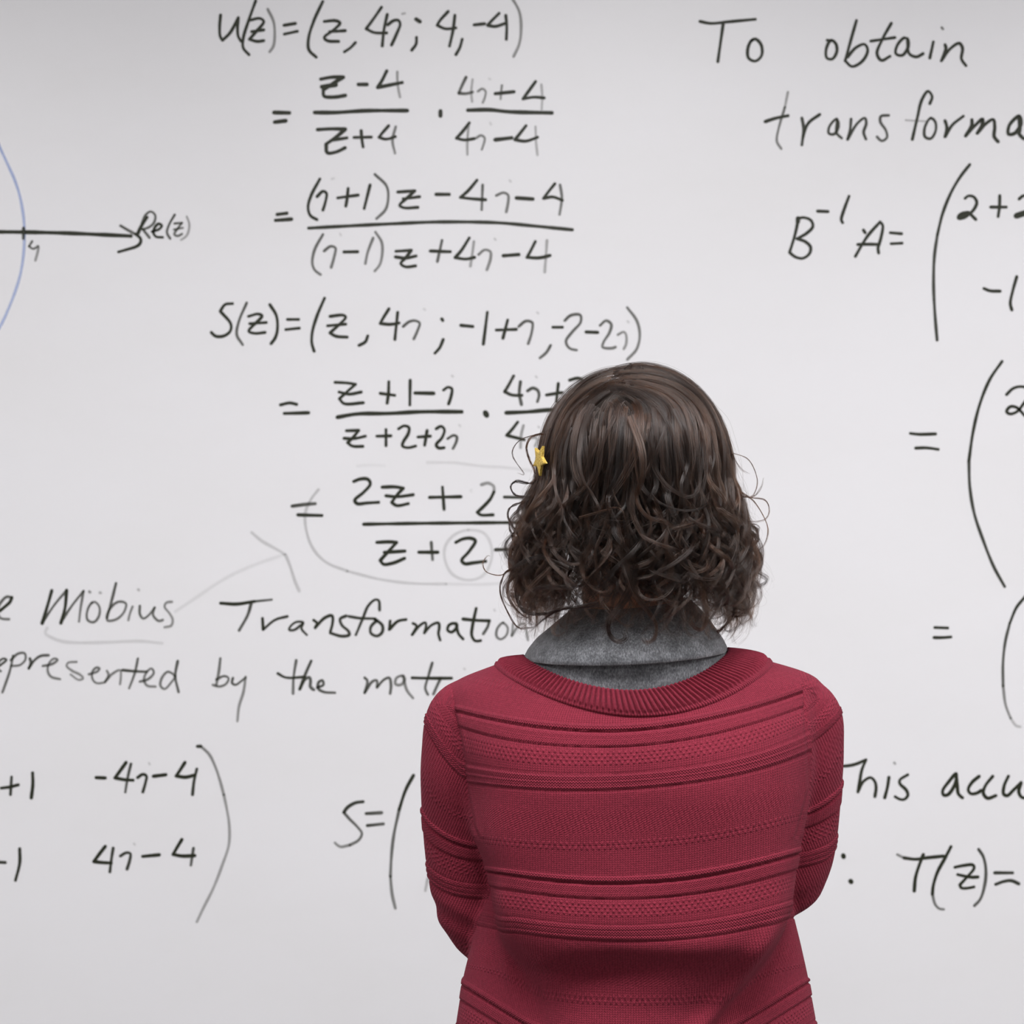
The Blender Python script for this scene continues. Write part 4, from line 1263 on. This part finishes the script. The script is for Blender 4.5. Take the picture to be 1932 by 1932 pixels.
TV, TN, TQ = fused('trousers_tmp', pp, [(0.006, 4)])
trousers = sub_mesh('trousers', TV, TQ, {}, M_DENIM, person); trousers['label'] = 'dark trousers'
for sgn in (-1, 1):
    hx = nx + sgn * .085
    v, nn, q = fused('shoe_tmp', [tube_arrays([(hx + sgn * .014, PERSON_Y - .035, .058), (hx + sgn * .022, PERSON_Y + .05, .052), (hx + sgn * .034, PERSON_Y + .165, .042)], [.044, .044, .040], 30, 28, 0.9)], [(0.004, 3)])
    v[:, 2] = np.maximum(v[:, 2], 0.012)
    s = sub_mesh('shoe', v, q, {}, M_SHOE, person); s['label'] = 'black shoe'
    lo, hi = v.min(0), v.max(0)
    box('sole', (lo[0] + .006, lo[1] + .006, 0.0), (hi[0] - .006, hi[1] - .008, 0.014), M_SHOE, s, 0.004)

# ---------------------------------------------------------------- hair
def hair_material(name='brown_hair', mel=0.86):
    t = NT(name)
    h = t.n('ShaderNodeBsdfHairPrincipled'); h.parametrization = 'COLOR'
    hi = t.n('ShaderNodeHairInfo')
    at = t.n('ShaderNodeAttribute', attribute_name='tone')
    k = t.math('ADD', t.math('MULTIPLY', hi.outputs['Random'], 0.35), t.math('MULTIPLY', at.outputs['Fac'], 0.65))
    c = t.ramp(k, [(0.1, (0.0022, 0.0012, 0.0009)), (0.55, (0.010, 0.0048, 0.0030)), (0.9, (0.036, 0.0165, 0.0095))])
    t.l(c, h.inputs['Color'])
    h.inputs['Roughness'].default_value = 0.17; h.inputs['Radial Roughness'].default_value = 0.5
    h.inputs['IOR'].default_value = 1.42
    h.inputs['Random Roughness'].default_value = 0.2
    t.l(h.outputs[0], t.out.inputs[0])
    return t.m
M_HAIR = hair_material()
M_CAP = plain('hair_roots', (0.016, 0.010, 0.007), 0.8, noise=0.5, nscale=300)

rng = np.random.RandomState(11)
ZC = PZ(905)                                    # below this the hair leaves the skull
HY = PERSON_Y + 0.000
HX = PX(1196)
_py = [688, 700, 720, 750, 800, 850, 900, 950, 1000, 1050, 1100, 1150, 1190, 1230, 1400]
_hw = [40, 62, 98, 134, 164, 176, 186, 203, 216, 226, 230, 222, 205, 185, 150]
ZT = np.array([PZ(p) for p in _py])[::-1]
def env_x(z): return np.interp(z, ZT, np.array(_hw)[::-1] / S0)
_bk = [.030, .045, .066, .088, .108, .118, .120, .119, .117, .115, .112, .108, .104, .100, .09]
def env_y(z): return np.interp(z, ZT, np.array(_bk)[::-1])
TOPZ = PZ(674)
AXZ = TOPZ - ZC
def to_surface(p, lf):
    """put points on the hair shell of layer lf (1 = outermost)"""
    q = p.copy()
    up = p[:, 2] > ZC
    ax, ay = env_x(ZC), env_y(ZC)
    d = np.stack([(p[:, 0] - HX) / ax, (p[:, 1] - HY) / ay, (p[:, 2] - ZC) / AXZ], 1)
    n = np.linalg.norm(d, axis=1)
    sq = 2.25
    sq = 2.25 - 0.2 * np.clip(d[:, 2] / n, 0, 1)
    n = (np.abs(d[:, 0]) ** sq + np.abs(d[:, 1]) ** sq + np.abs(d[:, 2]) ** sq) ** (1 / sq)
    sq = 2.25
    k = (lf / np.maximum(n, 1e-6))
    qu = np.stack([HX + d[:, 0] * k * ax, HY + d[:, 1] * k * ay, ZC + d[:, 2] * k * AXZ], 1)
    ex, ey = env_x(p[:, 2]), env_y(p[:, 2])
    hx, hy = (p[:, 0] - HX) / ex, (p[:, 1] - HY) / ey
    m = np.maximum((np.abs(hx) ** sq + np.abs(hy) ** sq) ** (1 / sq), 1e-6)
    ql = np.stack([HX + hx / m * lf * ex, HY + hy / m * lf * ey, p[:, 2]], 1)
    q[up] = qu[up]; q[~up] = ql[~up]
    return q

KP = 76
def guides(n, kind):
    """guide curves of locks on the hair shell: (n, K, 3), layer factor, root direction"""
    c = rng.uniform(-1, 1, (n * 9, 3)); c = c[(np.linalg.norm(c, axis=1) < 1) & (np.linalg.norm(c, axis=1) > .2)]
    c /= np.linalg.norm(c, axis=1)[:, None]
    ok = (c[:, 2] > -0.35) & ~((c[:, 1] > 0.45) & (c[:, 2] < 0.62)) & ~((c[:, 1] > 0.15) & (c[:, 2] < -0.1))
    if kind == 'top': ok &= (c[:, 2] > 0.30)
    c = c[ok][:n]; n = len(c)
    lf = rng.uniform(0.78, 1.0, n) if kind != 'under' else rng.uniform(0.68, 0.88, n)
    p = np.stack([HX + c[:, 0] * .075, HY + c[:, 1] * .095, ZC + c[:, 2] * .105], 1)
    part_x = PX(1160)
    lfv = np.full(n, 0.92) if kind != 'under' else np.full(n, 0.86)
    q = rng.rand(n)
    zend = np.where(q < .25, PZ(rng.uniform(950, 1080, n)), PZ(rng.uniform(1085, 1178, n) + 30 * sm(.3, .75, np.abs(c[:, 0])) * rng.rand(n)))
    if kind == 'under': zend = PZ(rng.uniform(1085, 1145, n) + 40 * sm(.3, .75, np.abs(c[:, 0])))
    sgn = np.sign(p[:, 0] - part_x + rng.normal(0, .010, n))
    P = to_surface(p, lfv)
    drift = rng.normal(0, 0.30, n); dph = rng.uniform(0, 6.28, n)
    back = (c[:, 1] > -0.1) & (c[:, 2] > .2)
    path = [P]; dist = np.zeros(n)
    for k in range(KP - 1):
        h = np.clip((P[:, 2] - ZC) / AXZ, 0, 1)
        A = (1.9 * np.exp(-dist / 0.10) + 0.5 * h) * sm(.45, .95, h)
        d = np.stack([sgn * A + drift * (0.35 + 0.9 * np.sin(dist * 22 + dph)) * (1 - 0.8 * h),
                      np.where(back, -0.9 * h * np.exp(-dist / .09), 0.0) + 0 * A, -np.ones(n) * (0.35 + 0.65 * (1 - h ** 3))], 1)
        d /= np.linalg.norm(d, axis=1)[:, None]
        lfv = lfv + (lf - lfv) * 0.08
        Pn = to_surface(P + d * 0.0055, lfv)
        dist += np.linalg.norm(Pn - P, axis=1); P = Pn; path.append(P)
    G = np.stack(path, 1)
    # cut every path where it reaches its end height and spread the points evenly
    for i in range(n):
        below = np.nonzero(G[i, :, 2] < zend[i])[0]
        m = max(12, below[0] if len(below) else KP - 1)
        t = np.linspace(0, m, KP) ; j = np.minimum(t.astype(int), KP - 2); f = (t - j)[:, None]
        G[i] = G[i, j] * (1 - f) + G[i, j + 1] * f
    return G, lf, c

def frames(G):
    T = np.gradient(G, axis=1); T /= np.maximum(np.linalg.norm(T, axis=2, keepdims=True), 1e-9)
    out = G - np.array((HX, HY, 0)); out[..., 2] = np.maximum(G[..., 2] - ZC, 0)
    out = out / np.maximum(np.linalg.norm(out, axis=2, keepdims=True), 1e-9)
    out = out - T * (out * T).sum(2, keepdims=True); out /= np.maximum(np.linalg.norm(out, axis=2, keepdims=True), 1e-9)
    return T, out, np.cross(T, out)

def curl(G, r0, r1, wl, start, flat=0.6):
    """widening helix around each path; the phase runs on while the path slows, so the ends close into loops"""
    n, K, _ = G.shape
    T, out, bi = frames(G)
    for _ in range(4):       # steady frames keep the curls round
        for X in (out, bi): X[:, 1:-1] = .25 * X[:, :-2] + .5 * X[:, 1:-1] + .25 * X[:, 2:]
    s = np.linspace(0, 1, K)[None] * np.ones((n, 1))
    low = sm(PZ(820), PZ(1020), G[..., 2])
    amp = (r0[:, None] + (r1 - r0)[:, None] * low) * sm(start[:, None], start[:, None] + .30, s)
    tip = sm(0.80, 1.0, s); amp = amp * (1 - 0.25 * tip)
    step = np.linalg.norm(np.diff(G, axis=1, prepend=G[:, :1]), axis=2)
    ph = rng.uniform(0, 2 * np.pi, n)[:, None]
    hand = np.where(rng.rand(n) < .5, -1.0, 1.0)[:, None]
    inc = step * 2 * np.pi / wl[:, None] * (0.5 + 0.6 * low) * (1 + 1.3 * tip)
    ang = ph + hand * np.cumsum(inc, axis=1)
    down = np.array((0, 0, -1.0))
    # ends curl in the plane of the hanging lock: part of the swing is along the path itself
    return G + amp[..., None] * (np.cos(ang)[..., None] * bi + flat * np.sin(ang)[..., None] * out + ((0.15 + .9 * tip) * low * np.sin(ang + .9))[..., None] * T)

def strands(G, count, width, thick, tipw, frizz, follow=0.0):
    """fill each guide: a flat ribbon of strands that gathers to a tip"""
    n, K, _ = G.shape
    T, ref, bi = frames(G)
    s = np.linspace(0, 1, K)
    tw = rng.uniform(-.5, .5, n)[:, None] + rng.uniform(-1.5, 1.5, n)[:, None] * s[None]
    e1 = np.cos(tw)[..., None] * bi + np.sin(tw)[..., None] * ref; e2 = -np.sin(tw)[..., None] * bi + np.cos(tw)[..., None] * ref
    for _ in range(5):
        for X in (e1, e2): X[:, 1:-1] = .25 * X[:, :-2] + .5 * X[:, 1:-1] + .25 * X[:, 2:]
    a = rng.uniform(-1, 1, (n, count)); b = rng.normal(0, .6, (n, count))
    prof = 1 - 0.62 * sm(0.05, 0.75, s)
    W_ = width[:, None] * prof[None] + tipw[:, None] * (s ** 3)[None]
    H_ = thick[:, None] * prof[None] + tipw[:, None] * .5 * (s ** 3)[None]
    S = G[:, None] + (a[:, :, None] * W_[:, None])[..., None] * e1[:, None] + (b[:, :, None] * H_[:, None])[..., None] * e2[:, None]
    f = rng.normal(0, 1, (n, count, 7, 3)); idx = s * 5.999; i0 = idx.astype(int); fr = idx - i0; fr = fr * fr * (3 - 2 * fr)
    wander = f[:, :, i0] * (1 - fr)[None, None, :, None] + f[:, :, np.minimum(i0 + 1, 6)] * fr[None, None, :, None]
    S = S + wander * (frizz * (0.2 + s))[None, None, :, None]
    return S.reshape(-1, K, 3)

def emit_hair(name, S, rad, parent, label=None, cut=0.0, per=1):
    n, K, _ = S.shape
    keep = np.full(n, K)
    if cut > 0: keep = np.maximum(8, (K * (1 - cut * rng.rand(n) ** 2.5)).astype(int))
    m = np.arange(K)[None] < keep[:, None]
    pos = S[m]
    fr = (np.arange(K)[None] / np.maximum(keep[:, None] - 1, 1))
    rd = (rad * (1 - 0.75 * fr ** 4) * (0.7 + 0.6 * rng.rand(n))[:, None])[m]
    hc = bpy.data.hair_curves.new(name)
    hc.add_curves(keep.tolist())
    hc.attributes['position'].data.foreach_set('vector', pos.astype(np.float32).ravel())
    ra = hc.attributes.get('radius') or hc.attributes.new('radius', 'FLOAT', 'POINT')
    ra.data.foreach_set('value', rd.astype(np.float32).ravel())
    tn = hc.attributes.new('tone', 'FLOAT', 'CURVE'); tn.data.foreach_set('value', np.repeat(rng.rand(n // per + 1), per)[:n].astype(np.float32))
    hc.materials.append(M_HAIR)
    o = bpy.data.objects.new(name, hc); COL.objects.link(o); set_parent(o, parent)
    if label: o['label'] = label
    return o

# under layer: the close mass of hair against the scalp
cv, cf = ellipsoid_arrays((HX, HY, ZC), (.0772, .0965, .1020), None, 96)
cv = np.array(cv); keepc = []
for f in cf:
    m = cv[list(f)].mean(0)
    if m[1] - HY > .045 and m[2] < ZC + .050: continue
    if m[2] < ZC - .060: continue
    keepc.append(f)
hair = mesh_obj('hair', cv, keepc, M_CAP, person)
hair['label'] = 'shoulder-length curly dark brown hair'
U = rng.uniform
# dark inner mass
G, lf, c0 = guides(170, 'under'); n = len(G)
G = curl(G, U(.001, .003, n), U(.009, .017, n), U(.07, .12, n), U(.15, .35, n))
emit_hair('inner_hair', strands(G, 34, U(.006, .011, n), U(.002, .004, n), U(.0008, .002, n), 0.0008), 0.00010, hair, None, 0.3, 34)
# the visible locks
G, lf, c0 = guides(430, 'all'); n = len(G)
G = curl(G, U(.0006, .0022, n), np.where(rng.rand(n) < .22, U(.016, .026, n), U(.006, .016, n)), U(.055, .120, n), U(.12, .35, n), .7)
emit_hair('curly_locks', strands(G, 40, U(.0025, .0065, n), U(.0007, .0018, n), U(.0004, .0016, n), 0.0007), 0.000085, hair, None, 0.28, 40)
# smooth upper hair spreading from the parting
G, lf, c0 = guides(720, 'top'); n = len(G)
G = curl(G, U(.0004, .0014, n), U(.006, .015, n), U(.07, .13, n), U(.25, .45, n))
emit_hair('crown_locks', strands(G, 18, U(.0012, .0042, n), U(.0006, .0014, n), U(.0004, .0016, n), 0.0006), 0.00008, hair, None, 0.5, 18)
# loose single hairs
G, lf, c0 = guides(420, 'all'); n = len(G)
G = curl(G, U(.001, .004, n), U(.012, .028, n), U(.06, .12, n), U(.1, .3, n), 0.8)
emit_hair('flyaway_hair', strands(G, 2, U(.002, .010, n), U(.001, .004, n), U(.002, .010, n), 0.0035), 0.00005, hair, None, 0.4)

# single curls that stand out: (depth mode, strands, width in mm, points on a 600 px wide drawing at 3.22)
CURLS = [
('s', 5, .6, '1545,625 1640,660 1690,740 1702,820 1670,890 1610,880 1560,820'), ('s', 4, .5, '1540,760 1600,880 1680,890 1730,830 1742,770'),
('s', 6, .8, '1560,820 1640,890 1745,910 1775,970 1750,1030 1660,1045 1590,1030'), ('s', 7, .8, '1560,800 1600,860 1680,920 1750,1030 1767,1110 1740,1190 1670,1240'),
('s', 4, .5, '1530,560 1555,640 1600,720 1660,760'), ('s', 4, .5, '1480,420 1530,560 1540,640'),
('s', 6, .6, '440,490 395,505 280,540 225,590 220,650 285,755 240,745'), ('s', 16, 1.6, '450,480 400,510 330,530 300,590 315,660 350,740 345,790 300,850'),
('s', 18, 1.8, '450,760 330,810 240,800 205,830 230,880 300,890 380,850'), ('s', 14, 1.5, '380,900 260,930 200,960 190,1020 240,1110 265,1180 260,1230'),
('s', 10, 1.0, '300,1200 230,1180 215,1210 260,1225 330,1200'), ('s', 6, .6, '330,1310 200,1340 140,1370 60,1350 35,1300 60,1255 85,1250'),
('s', 14, 1.6, '330,1300 190,1340 150,1400 140,1470 170,1560 240,1680 310,1690 360,1680'), ('s', 20, 2.4, '300,1330 200,1400 190,1500 260,1600 340,1640'),
('b', 34, 3.6, '700,330 640,500 620,650 640,780 700,880 740,960 730,1060'), ('b', 34, 3.6, '930,400 1000,600 1010,760 970,880 990,960 1050,1020 1150,1050 1230,1100'),
('b', 26, 3.0, '1040,480 1062,610 1080,720 1150,820 1260,890 1330,870 1350,800'), ('b', 30, 3.4, '1400,450 1440,650 1400,800 1420,900 1360,960 1250,975 1120,930 1060,870'),
('b', 10, 1.4, '620,1020 760,980 840,960 880,980 910,1060 920,1150'), ('b', 22, 2.4, '1080,900 1130,1060 1150,1200 1140,1300 1060,1370 900,1400'),
('b', 26, 2.8, '800,900 800,1000 760,1120 720,1220 730,1330 750,1420'), ('b', 60, 5.5, '900,1150 900,1280 925,1380 960,1480 1030,1580 1082,1660 1080,1740 1035,1775 1005,1745'),
('b', 44, 4.2, '960,1300 930,1450 860,1570 800,1650 805,1730 860,1772 905,1750 890,1700'), ('b', 30, 3.2, '1340,1120 1440,1220 1520,1280 1550,1360 1500,1430 1420,1440 1380,1400'),
('s', 30, 3.0, '1560,1050 1580,1230 1560,1330 1480,1420 1440,1500 1460,1560'), ('s', 16, 1.8, '1540,1350 1640,1480 1650,1560 1590,1620 1530,1600'),
('b', 34, 3.4, '1330,1380 1380,1500 1400,1620 1360,1700 1300,1660 1310,1600'), ('b', 26, 3.0, '560,1330 470,1290 380,1260 280,1290 220,1340 190,1420 200,1500'),
('b', 26, 3.0, '680,1400 560,1440 420,1440 330,1460 280,1500 300,1560 370,1580'), ('b', 26, 2.6, '740,1540 640,1560 500,1580 400,1640 310,1720'),
('b', 30, 3.2, '250,1380 240,1500 300,1590 420,1600 520,1570 640,1560'), ('s', 34, 3.4, '1460,1330 1500,1390 1560,1480 1560,1600 1490,1690 1410,1740 1340,1700'),
('s', 5, .6, '1560,1500 1580,1620 1570,1700 1520,1775'), ('s', 6, .8, '1500,1480 1600,1390 1720,1390'), ('s', 5, .7, '1560,1360 1640,1440 1600,1440 1540,1380'),
('b', 30, 3.4, '560,420 500,560 470,720 480,860 520,980 500,1080'), ('b', 30, 3.2, '1200,360 1260,500 1280,680 1240,820 1260,940 1340,1010'),
('b', 28, 3.2, '480,1000 440,1120 470,1230 560,1300 640,1290 660,1220'), ('b', 28, 3.2, '1260,1040 1220,1160 1240,1290 1330,1350 1400,1320 1400,1260'),
('b', 26, 3.0, '700,1180 640,1290 660,1400 750,1470 830,1450'), ('b', 26, 3.0, '1120,1150 1180,1260 1170,1380 1100,1450 1160,1530 1240,1540'),
('s', 5, .7, '1000,140 960,100 930,85 945,130 960,160'), ('s', 5, .7, '880,130 930,95 1000,110 1040,140'), ('s', 5, .6, '900,120 960,90 1010,120 1020,150'),
('b', 24, 2.8, '360,950 330,1060 370,1160 450,1200 500,1150'), ('b', 24, 2.8, '1480,900 1520,1010 1500,1120 1430,1170 1380,1120'),
]
for mode, cnt, wmm, txt in CURLS:
    P = []
    pts = [tuple(float(v) for v in t.split(',')) for t in txt.split()]
    for q, (u_, v_) in enumerate(pts):
        px, py = 900 + u_ / 3.22, 660 + v_ / 3.22
        if mode == 'b':
            z = PZ(py); xx = np.clip((PX(px) - HX) / env_x(z), -.98, .98)
            y = HY - float(env_y(z)) * (1 - abs(xx) ** 2.25) ** (1 / 2.25) - .004 + .003 * math.sin(q * 2.1 + px)
            s_ = 3644 / (2.0 + (y - PERSON_Y))
        else:
            y = HY - .03 + .012 * math.sin(q * 1.3 + py); s_ = 3644 / (2.0 + (y - PERSON_Y))
        P.append(((px - 966) / s_, y, CAM_Z - (py - 966) / s_))
    P = np.array(P)
    t = np.linspace(0, len(P) - 1, 64); i0 = np.minimum(t.astype(int), len(P) - 2); f = (t - i0)[:, None]
    Pp = np.vstack([2 * P[0] - P[1], P, 2 * P[-1] - P[-2]])
    p0, p1, p2, p3 = Pp[i0], Pp[i0 + 1], Pp[i0 + 2], Pp[i0 + 3]
    C_ = 0.5 * ((2 * p1) + (-p0 + p2) * f + (2 * p0 - 5 * p1 + 4 * p2 - p3) * f ** 2 + (-p0 + 3 * p1 - 3 * p2 + p3) * f ** 3)
    if mode == 's': cnt, wmm = cnt * 1.7, wmm * 1.3
    w_ = np.array([wmm * .001])
    emit_hair('curl', strands(C_[None], max(3, int(cnt * 1.3)), w_, w_ * .3, w_ * .35, 0.0005), 0.000085, hair, None, 0.25, 200)
# ---------------------------------------------------------------- star hair clip
def glitter():
    t = NT('gold_glitter')
    co = t.n('ShaderNodeTexCoord').outputs['Object']
    v = t.n('ShaderNodeTexVoronoi'); v.inputs['Scale'].default_value = 900; t.l(co, v.inputs['Vector'])
    t.l(t.ramp(v.outputs['Distance'], [(0.0, (0.95, 0.80, 0.30)), (0.45, (0.72, 0.50, 0.10)), (1.0, (0.45, 0.28, 0.04))]), t.b.inputs['Base Color'])
    t.b.inputs['Metallic'].default_value = 0.55; t.b.inputs['Roughness'].default_value = 0.45
    t.bump(v.outputs['Distance'], 0.6, 0.0006)
    return t.m
M_GOLD = glitter()
def star(parent, R=.0163, r=.0078, th=.0016):
    c = Vector((PX(1017), PERSON_Y - .048, PZ(870)))
    rot = Matrix.Rotation(math.radians(-67), 3, 'Z') @ Matrix.Rotation(math.radians(-4), 3, 'Y')
    V, F = [], []
    for y, s in ((-th, .86), (-th * .6, 1.0), (th, 1.0)):
        for k in range(10):
            a = -math.pi / 2 + k * math.pi / 5; q = (R if k % 2 == 0 else r) * s
            V.append(c + rot @ Vector((q * math.cos(a), y, q * math.sin(a))))
    V.append(c + rot @ Vector((0, -th * 1.2, 0))); V.append(c + rot @ Vector((0, th, 0)))
    for k in range(10):
        j = (k + 1) % 10
        F += [(30, k, j), (k, 10 + k, 10 + j, j), (10 + k, 20 + k, 20 + j, 10 + j), (31, 20 + j, 20 + k)]
    o = mesh_obj('hair_clip', V, F, M_GOLD, parent, smooth=False)
    o['label'] = 'gold glitter star hair clip'
    # the metal snap behind the star
    V2 = [c + rot @ Vector((x, y, z)) for y in (.0017, .0032) for (x, z) in ((-.003, -.020), (.003, -.020), (.0045, .012), (-.0045, .012))]
    F2 = [(0, 1, 2, 3), (7, 6, 5, 4), (0, 4, 5, 1), (1, 5, 6, 2), (2, 6, 7, 3), (3, 7, 4, 0)]
    return o
star(hair)
